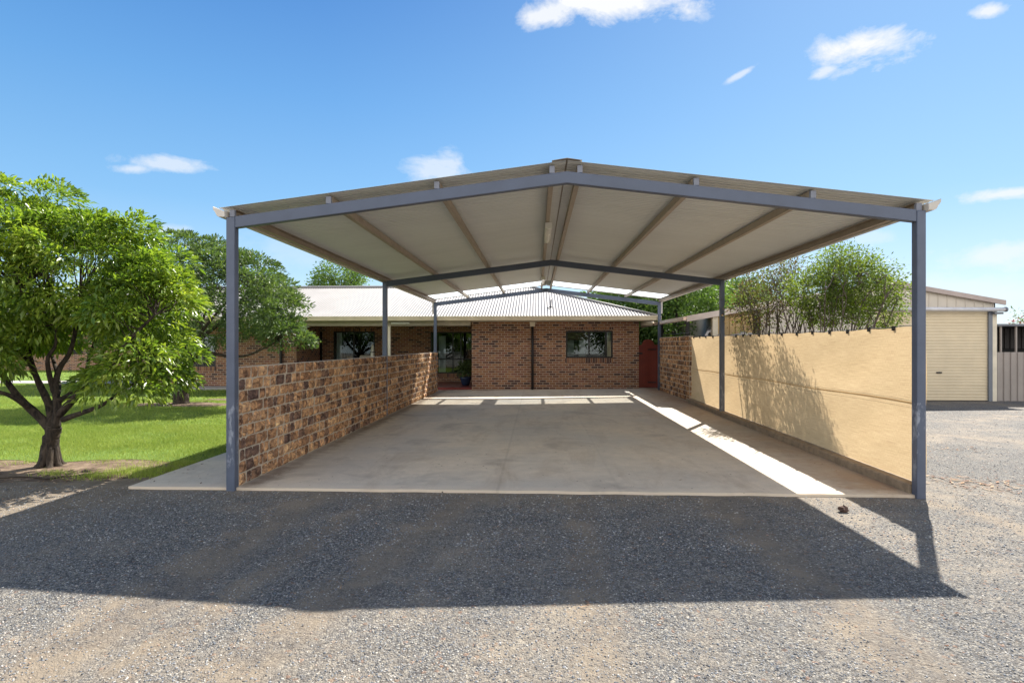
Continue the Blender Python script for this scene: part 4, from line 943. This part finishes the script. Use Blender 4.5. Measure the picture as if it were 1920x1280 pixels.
def crown_leaves(ells, nclump, per, csize, L0, L1, wr, inner=.7, quad=False, droop=.25, out_bias=.8, flat=.6, noise=.55):
    P, D = shell_points(ells, nclump, inner); n = len(P)
    base = np.repeat(P, per, 0); dirs = np.repeat(D, per, 0); m = len(base)
    off = rng.normal(0, 1, (m, 3)) * csize * np.array([1, 1, flat]); base = base + off
    dd = unit(unit(off + 1e-6) * noise + dirs * out_bias * .6 + rng.normal(0, .35, (m, 3)) + np.array([0, 0, -.12]))
    L = rng.uniform(L0, L1, m); W = L * wr * rng.uniform(.8, 1.2, m)
    return (leaves_quad(base, dd, L, W) if quad else leaves_mesh(base, dd, L, W, droop=droop)) + (P,)
def bough_leaves(ells, nb, per, br, L0, L1, wr, inner=.55, droop=.2, flat=.5, quad=False, seed=0):
    # layered boughs: each is a flattened dome of leaves over a hollow, shaded underside
    P, D = shell_points(ells, nb, inner); n = len(P)
    rad = br * rng.uniform(.65, 1.35, n); base = np.repeat(P, per, 0); dirs = np.repeat(D, per, 0); rr = np.repeat(rad, per)
    m = len(base); u = unit(rng.normal(0, 1, (m, 3)) + np.array([0, 0, .75]) + dirs * .55); q = rng.uniform(.55, 1.05, m)
    off = u * (rr * q)[:, None] * np.array([1, 1, flat]); off[:, 2] -= .30 * (off[:, 0] ** 2 + off[:, 1] ** 2) / rr
    dd = unit(u * .8 + dirs * .4 + rng.normal(0, .40, (m, 3)) + np.array([0, 0, -.25]))
    L = rng.uniform(L0, L1, m); W = L * wr * rng.uniform(.8, 1.2, m)
    return (leaves_quad(base + off, dd, L, W) if quad else leaves_mesh(base + off, dd, L, W, droop=droop)) + (P,)
def twigs(mb, nodes, targets, r0, n, jit=.08):
    idx = rng.choice(len(targets), min(n, len(targets)), replace=False); N = np.array(nodes)
    for i in idx:
        t_ = targets[i]; k = np.argmin(((N - t_) ** 2).sum(1)); a = N[k]; m1 = a * .6 + t_ * .4 + rng.normal(0, jit, 3); m2 = a * .25 + t_ * .75 + rng.normal(0, jit, 3)
        mb.tube([tuple(a), tuple(m1), tuple(m2), tuple(t_)], [r0, r0 * .75, r0 * .5, r0 * .25], 4, cap=False)
def smooth_path(pts, k=5):
    P = [Vector(p) for p in pts]; out = []
    for i in range(len(P) - 1):
        p0, p1, p2, p3 = P[max(i - 1, 0)], P[i], P[i + 1], P[min(i + 2, len(P) - 1)]
        for j in range(k):
            s_ = j / k; out.append(0.5 * ((2 * p1) + (p2 - p0) * s_ + (2 * p0 - 5 * p1 + 4 * p2 - p3) * s_ ** 2 + (-p0 + 3 * p1 - 3 * p2 + p3) * s_ ** 3))
    out.append(P[-1]); return out
def limb(mb, pts, r0, r1, sides=8, wob=.12):
    q = smooth_path(pts); n = len(q); mb.tube(q, [r0 + (r1 - r0) * (i / (n - 1)) ** .8 for i in range(n)], sides, True, wob); return [tuple(x) for x in q[n // 3:]]

# --- left foreground tree
TY = 7.2
bx_, by_, bz_ = at(94, 884, TY); bz_ = 0
T1 = thing('leafy_tree', (bx_, TY, 0), 'bright green leafy tree with dark forked trunk in front of the lawn at left', 'tree', )
tr = MB(); nodes = []
limb(tr, [(bx_, TY, .06), (bx_ - .01, TY, .16), (bx_ + .01, TY, .35), at(98, 815, TY), at(102, 800, TY)], .10, .085, 14, .18)
for q in range(7): limb(tr, [(bx_ + .2 * math.cos(q * .9), TY + .2 * math.sin(q * .9), -.03), (bx_ + .1 * math.cos(q * .9), TY + .1 * math.sin(q * .9), .05), (bx_ + .05 * math.cos(q * .9), TY + .05 * math.sin(q * .9), .28)], .03, .05, 7, .1)
LB = [([at(98, 806, TY), at(78, 785, TY), at(42, 752, TY - .1), at(18, 722, TY - .2), at(-20, 660, TY - .3), at(-60, 600, TY - .4)], .07, .02),
      ([at(52, 762, TY - .1), at(20, 742, TY - .3), at(-30, 725, TY - .5), at(-90, 690, TY - .6)], .04, .012),
      ([at(98, 800, TY), at(92, 760, TY + .1), at(75, 722, TY + .15), at(62, 690, TY + .2), at(45, 620, TY + .3), at(40, 540, TY + .3)], .06, .02),
      ([at(104, 800, TY), at(108, 765, TY), at(104, 725, TY + .05), at(112, 690, TY + .1), at(135, 650, TY + .1), at(150, 560, TY)], .06, .02),
      ([at(102, 735, TY + .05), at(92, 700, TY), at(90, 670, TY - .1), at(105, 640, TY - .1), at(100, 560, TY - .2)], .04, .012),
      ([at(110, 752, TY), at(135, 735, TY + .2), at(160, 700, TY + .4), at(170, 660, TY + .5), at(200, 590, TY + .6)], .042, .014),
      ([at(110, 778, TY), at(138, 748, TY - .1), at(162, 722, TY - .25), at(190, 695, TY - .3), at(240, 640, TY - .4), at(290, 590, TY - .4)], .055, .014),
      ([at(118, 786, TY), at(150, 775, TY - .1), at(185, 762, TY - .2), at(205, 750, TY - .2), at(240, 725, TY - .1), at(300, 690, TY)], .04, .01),
      ([at(95, 770, TY + .1), at(110, 720, TY + .6), at(90, 640, TY + 1.0), at(70, 560, TY + 1.2)], .045, .012),
      ([at(62, 690, TY + .2), at(20, 640, TY + .7), at(-40, 580, TY + 1.0)], .035, .01)]
for pts, a, b in LB: nodes += limb(tr, pts, a, b, 8)
def el(px, py, Y, rx, ry, rz): x, y, z = at(px, py, Y); return (x, y, z, rx, ry, rz)
E1 = [el(60, 510, TY + .1, 1.45, 1.3, .92), el(200, 530, TY + .2, 1.0, 1.1, .72), el(15, 440, TY + .2, .85, 1.0, .55), el(275, 590, TY, .58, .75, .58), el(150, 470, TY, .8, .9, .5),
      el(285, 680, TY - .1, .42, .6, .36), el(-110, 560, TY, 1.1, 1.1, .8), el(225, 712, TY - .2, .42, .4, .24), el(0, 660, TY - .3, .45, .5, .22), el(325, 560, TY + .1, .22, .40, .36), el(120, 610, TY + .7, .9, .5, .35),
      el(60, 375, TY, .42, .5, .22), el(230, 440, TY + .2, .35, .4, .22), el(-20, 600, TY - .2, .5, .6, .3)]
V7, F7, P7 = bough_leaves(E1, 385, 165, .27, .065, .12, .34, .60, droop=.22)
keep = P7[:, 2] > .6
twigs(tr, nodes, P7, .010, 330, .05); tr.build('trunk', M['bark'], T1, smooth=True)
mk('crown', V7, F7, M['leafA'], T1, uv=False)

# --- second tree farther back
TY2 = 15.0; x2 = gx(340, TY2)
T2 = thing('leafy_tree', (x2, TY2, 0), 'darker grey-green spreading tree on the lawn in front of the house', 'tree')
tr = MB(); nodes = []
limb(tr, [(x2, TY2, -.05), (x2, TY2, .3), at(343, 700, TY2), at(350, 670, TY2)], .21, .15, 12, .1)
for pts, a, b in [([at(350, 690, TY2), at(378, 660, TY2), at(405, 664, TY2 - .2), at(440, 668, TY2 - .3), at(470, 664, TY2 - .5), at(520, 640, TY2 - .6)], .07, .02),
                  ([at(345, 690, TY2), at(370, 640, TY2), at(420, 600, TY2), at(470, 540, TY2)], .1, .02), ([at(345, 680, TY2), at(350, 610, TY2), at(370, 520, TY2)], .1, .02),
                  ([at(345, 690, TY2), at(300, 640, TY2), at(260, 580, TY2)], .09, .02), ([at(350, 680, TY2), at(380, 600, TY2 + 1), at(400, 540, TY2 + 1)], .06, .02), ([at(350, 680, TY2), at(380, 620, TY2 - 1), at(430, 560, TY2 - 1)], .06, .02)]:
    nodes += limb(tr, pts, a, b)
E2 = [el(400, 560, TY2, 1.9, 1.9, 1.3), el(340, 500, TY2, 1.3, 1.4, .95), el(455, 540, TY2 - .2, 1.15, 1.4, .9), el(500, 590, TY2 - .4, .85, 1.0, .78), el(540, 625, TY2 - .5, .55, .8, .42), el(270, 590, TY2, 1.3, 1.5, 1.0), el(400, 490, TY2, .8, .9, .5)]
V7, F7, P7 = bough_leaves(E2, 330, 165, .36, .07, .13, .34, .62, quad=True)
twigs(tr, nodes, P7, .012, 250, .1); tr.build('trunk', M['bark'], T2, smooth=True); mk('crown', V7, F7, M['leafB'], T2, uv=False)

# --- shrubs behind the cloth
def shrub(cx, cy_, nst, spread, h, ells, mat, bmat, label, nclump, per, tw, cs=.10, L0=.03, L1=.065, lean=0, rst=.022):
    T = thing('garden_shrub', (cx, cy_, 0), label, 'shrub'); tr = MB(); nodes = []
    for i in range(nst):
        a = 2 * math.pi * i / nst + random.uniform(-.3, .3); s_ = spread * random.uniform(.35, 1); tx, ty = cx + s_ * math.cos(a) + lean, cy_ + s_ * math.sin(a); hh = h * random.uniform(.75, 1)
        pts = [(cx + .15 * math.cos(a), cy_ + .15 * math.sin(a), -.02), (cx + .3 * s_ * math.cos(a) + .1 * math.cos(a) + lean * .3, cy_ + .3 * s_ * math.sin(a), hh * .3), (cx + .62 * s_ * math.cos(a) + random.uniform(-.1, .1) + lean * .6, cy_ + .62 * s_ * math.sin(a), hh * .62), (tx, ty, hh)]
        nd = limb(tr, pts, rst * random.uniform(.7, 1.2), .006, 6); nodes += nd
        for _ in range(3):
            k = random.choice(nd); e = (k[0] + random.uniform(-.35, .35), k[1] + random.uniform(-.35, .35), min(h, k[2] + random.uniform(.3, .8)))
            nodes += limb(tr, [k, ((k[0] + e[0]) / 2 + random.uniform(-.06, .06), (k[1] + e[1]) / 2, (k[2] + e[2]) / 2), e], .010, .004, 5)
    V8, F8, P8 = crown_leaves(ells, nclump, per, cs, L0, L1, .45, .45, quad=True, flat=.8)
    twigs(tr, nodes, P8, .006, tw, .05); tr.build('stems', bmat, T, smooth=True); mk('crown', V8, F8, mat, T, uv=False)
BY = 10.5
shrub(gx(1560, BY), BY, 26, 1.15, 2.75, [el(1590, 520, BY, .72, .8, .42), el(1620, 545, BY, .62, .8, .40), el(1530, 545, BY, .52, .7, .38), el(1650, 590, BY, .34, .5, .34), el(1580, 485, BY, .42, .5, .26), el(1560, 590, BY, .5, .7, .22)],
      M['leafC'], M['bark2'], 'round bright green shrub with many bare fanned stems behind the shade cloth', 1250, 17, 420, lean=0.1, cs=.075)
BY2 = 12.0
shrub(gx(1450, BY2), BY2, 22, .8, 2.85, [el(1440, 550, BY2, .55, .7, .7), el(1475, 520, BY2, .4, .6, .5), el(1400, 580, BY2, .3, .5, .5)],
      M['leafD'], M['bark2'], 'sparse upright shrub with purple-brown leaves left of the green shrub', 620, 9, 260, cs=.13, L0=.035, L1=.07)

# --- background trees
def far_tree(px, py, Y, rx, rz, mat, label, n=900, per=12, L=.16, cs=.28, group=None, nm='broadleaf_tree', lob=5, inner=.6):
    x, y, z = at(px, py, Y); T = thing(nm, (x, Y, 0), label, 'tree', group); g = random.Random(int(px * 7 + py))
    el_ = [(x, Y, z, rx, rx, rz)]
    for i in range(lob):
        a = 2 * math.pi * i / lob + g.random(); el_.append((x + rx * .62 * math.cos(a), Y + rx * .5 * math.sin(a), z + rz * g.uniform(-.45, .62), rx * .5, rx * .5, rz * .45))
    tr = MB(); nodes = []; zb_ = max(.5, z - rz)
    limb(tr, [(x, Y, -.05), (x + .1, Y, zb_ * .5), (x, Y, zb_)], .07 * rx + .1, .05 * rx + .06, 8)
    for i in range(7):
        a = 2 * math.pi * i / 7; nodes += limb(tr, [(x, Y, zb_ * .9), (x + rx * .3 * math.cos(a), Y + rx * .3 * math.sin(a), z - rz * .4), (x + rx * .65 * math.cos(a), Y + rx * .65 * math.sin(a), z + rz * g.uniform(-.1, .5))], .05 * rx + .03, .02, 6)
    V9, F9, P9 = crown_leaves(el_, n, per, cs, L * .7, L * 1.3, .5, inner, quad=True)
    twigs(tr, nodes, P9, .02, 60, .15); tr.build('trunk', M['bark'], T, smooth=True); mk('crown', V9, F9, mat, T, uv=False); return T
G_ = 'trees beyond the house'
far_tree(638, 524, 38, 1.7, 1.35, M['leafE'], 'small sparse green tree top showing above the left part of the house ridge', 520, 12, .17, .22, G_, lob=6, inner=.6)
far_tree(1180, 590, 27, 2.3, 1.9, M['leafE'], 'dense green tree rising behind the right end of the house roof', 1500, 13, .16, .25, G_)
far_tree(1268, 592, 25, 2.3, 1.9, M['leafE'], 'light green bushy tree standing behind the red gate and the block wall', 1700, 13, .14, .22, G_)
far_tree(1328, 600, 30, 2.6, 2.1, M['leafB'], 'dark green tree filling the gap under the shed awning', 1600, 13, .16, .25, G_)
far_tree(1385, 588, 34, 2.2, 1.9, M['leafF'], 'blue-green tree top seen just left of the purple-brown shrub above the shed roof', 900, 12, .18, .28, G_)
far_tree(1330, 560, 40, 2.2, 1.6, M['leafE'], 'pale green tree top seen between the middle right post and the rear beam', 800, 12, .18, .28, G_)
G2 = 'far trees behind the left lawn'
for i, (px, py, Y, rx, rz, L_) in enumerate(((-60, 600, 42, 5, 4, 'broad far tree at the left edge of the picture behind the bright tree'), (80, 615, 48, 5, 3.6, 'far tree directly above the distant brick house'),
                                     (210, 610, 46, 5, 3.6, 'far tree glimpsed between the two lawn trees'))):
    far_tree(px, py, Y, rx, rz, M['leafB'], L_, 900, 10, .35, .5, G2)
G3 = 'trees across the yard reflected in the house windows'
for i, (X_, Y_, rx, L_) in enumerate(((-13, -24, 3.2, 'leftmost tree across the yard behind the viewpoint'), (-5.5, -27, 3.4, 'second tree from the left across the yard behind the viewpoint'), (2.5, -25, 3.0, 'middle tree across the yard behind the viewpoint'),
                                      (9.5, -28, 3.6, 'second tree from the right across the yard behind the viewpoint'), (17, -25, 3.2, 'rightmost tree across the yard behind the viewpoint'))):
    T = thing('broadleaf_tree', (X_, Y_, 0), L_, 'tree', G3); tr = MB(); limb(tr, [(X_, Y_, 0), (X_ + .1, Y_, 1), (X_, Y_, 2.6)], .22, .12, 8); tr.build('trunk', M['bark'], T, smooth=True)
    V9, F9, P9 = crown_leaves([(X_, Y_, 2.9, rx, 2.2, 2.3), (X_ + 1, Y_, 3.6, rx * .6, 1.6, 1.5)], 420, 9, .4, .3, .55, .5, .4, quad=True); mk('crown', V9, F9, M['leafB'], T, uv=False)
# red-flowered spray at the far right edge
x, y, z = at(1912, 606, 24)
RF = thing('flowering_tree', (x, 24, 0), 'red-flowered tree tip showing above the lean-to at the right edge', 'tree'); tr = MB(); nd = limb(tr, [(x, 24, 0), (x + .1, 24, 1.4), (x, 24, z)], .08, .02, 6); nd += limb(tr, [(x, 24, z - .5), (x + .5, 24, z - .1), (x + .9, 24, z + .3)], .03, .01, 5); tr.build('trunk', M['bark'], RF)
V9, F9, P9 = crown_leaves([(x + .4, 24, z - .1, .8, .6, .3)], 34, 6, .12, .08, .15, .3, .5, quad=True); mk('crown', V9, F9, leaf('red_flower', [(0, (.25, .01, .02)), (1, (.5, .03, .04))], .2), RF, uv=False)
V9, F9, P9 = crown_leaves([(x + .7, 24, z + .1, .9, .6, .7)], 90, 8, .12, .08, .15, .3, .5, quad=True); mk('crown', V9, F9, M['leafB'], RF, uv=False)
# porch pot
PX_, PYY = gx(873, 20.6), 20.6
P = pot_plant(PX_, PYY); V9, F9, P9 = crown_leaves([(PX_, PYY, .72, .26, .26, .3)], 60, 14, .06, .07, .12, .35, .3, quad=True); mk('foliage', V9, F9, M['leafB'], P, uv=False)

S.render.engine = 'CYCLES'
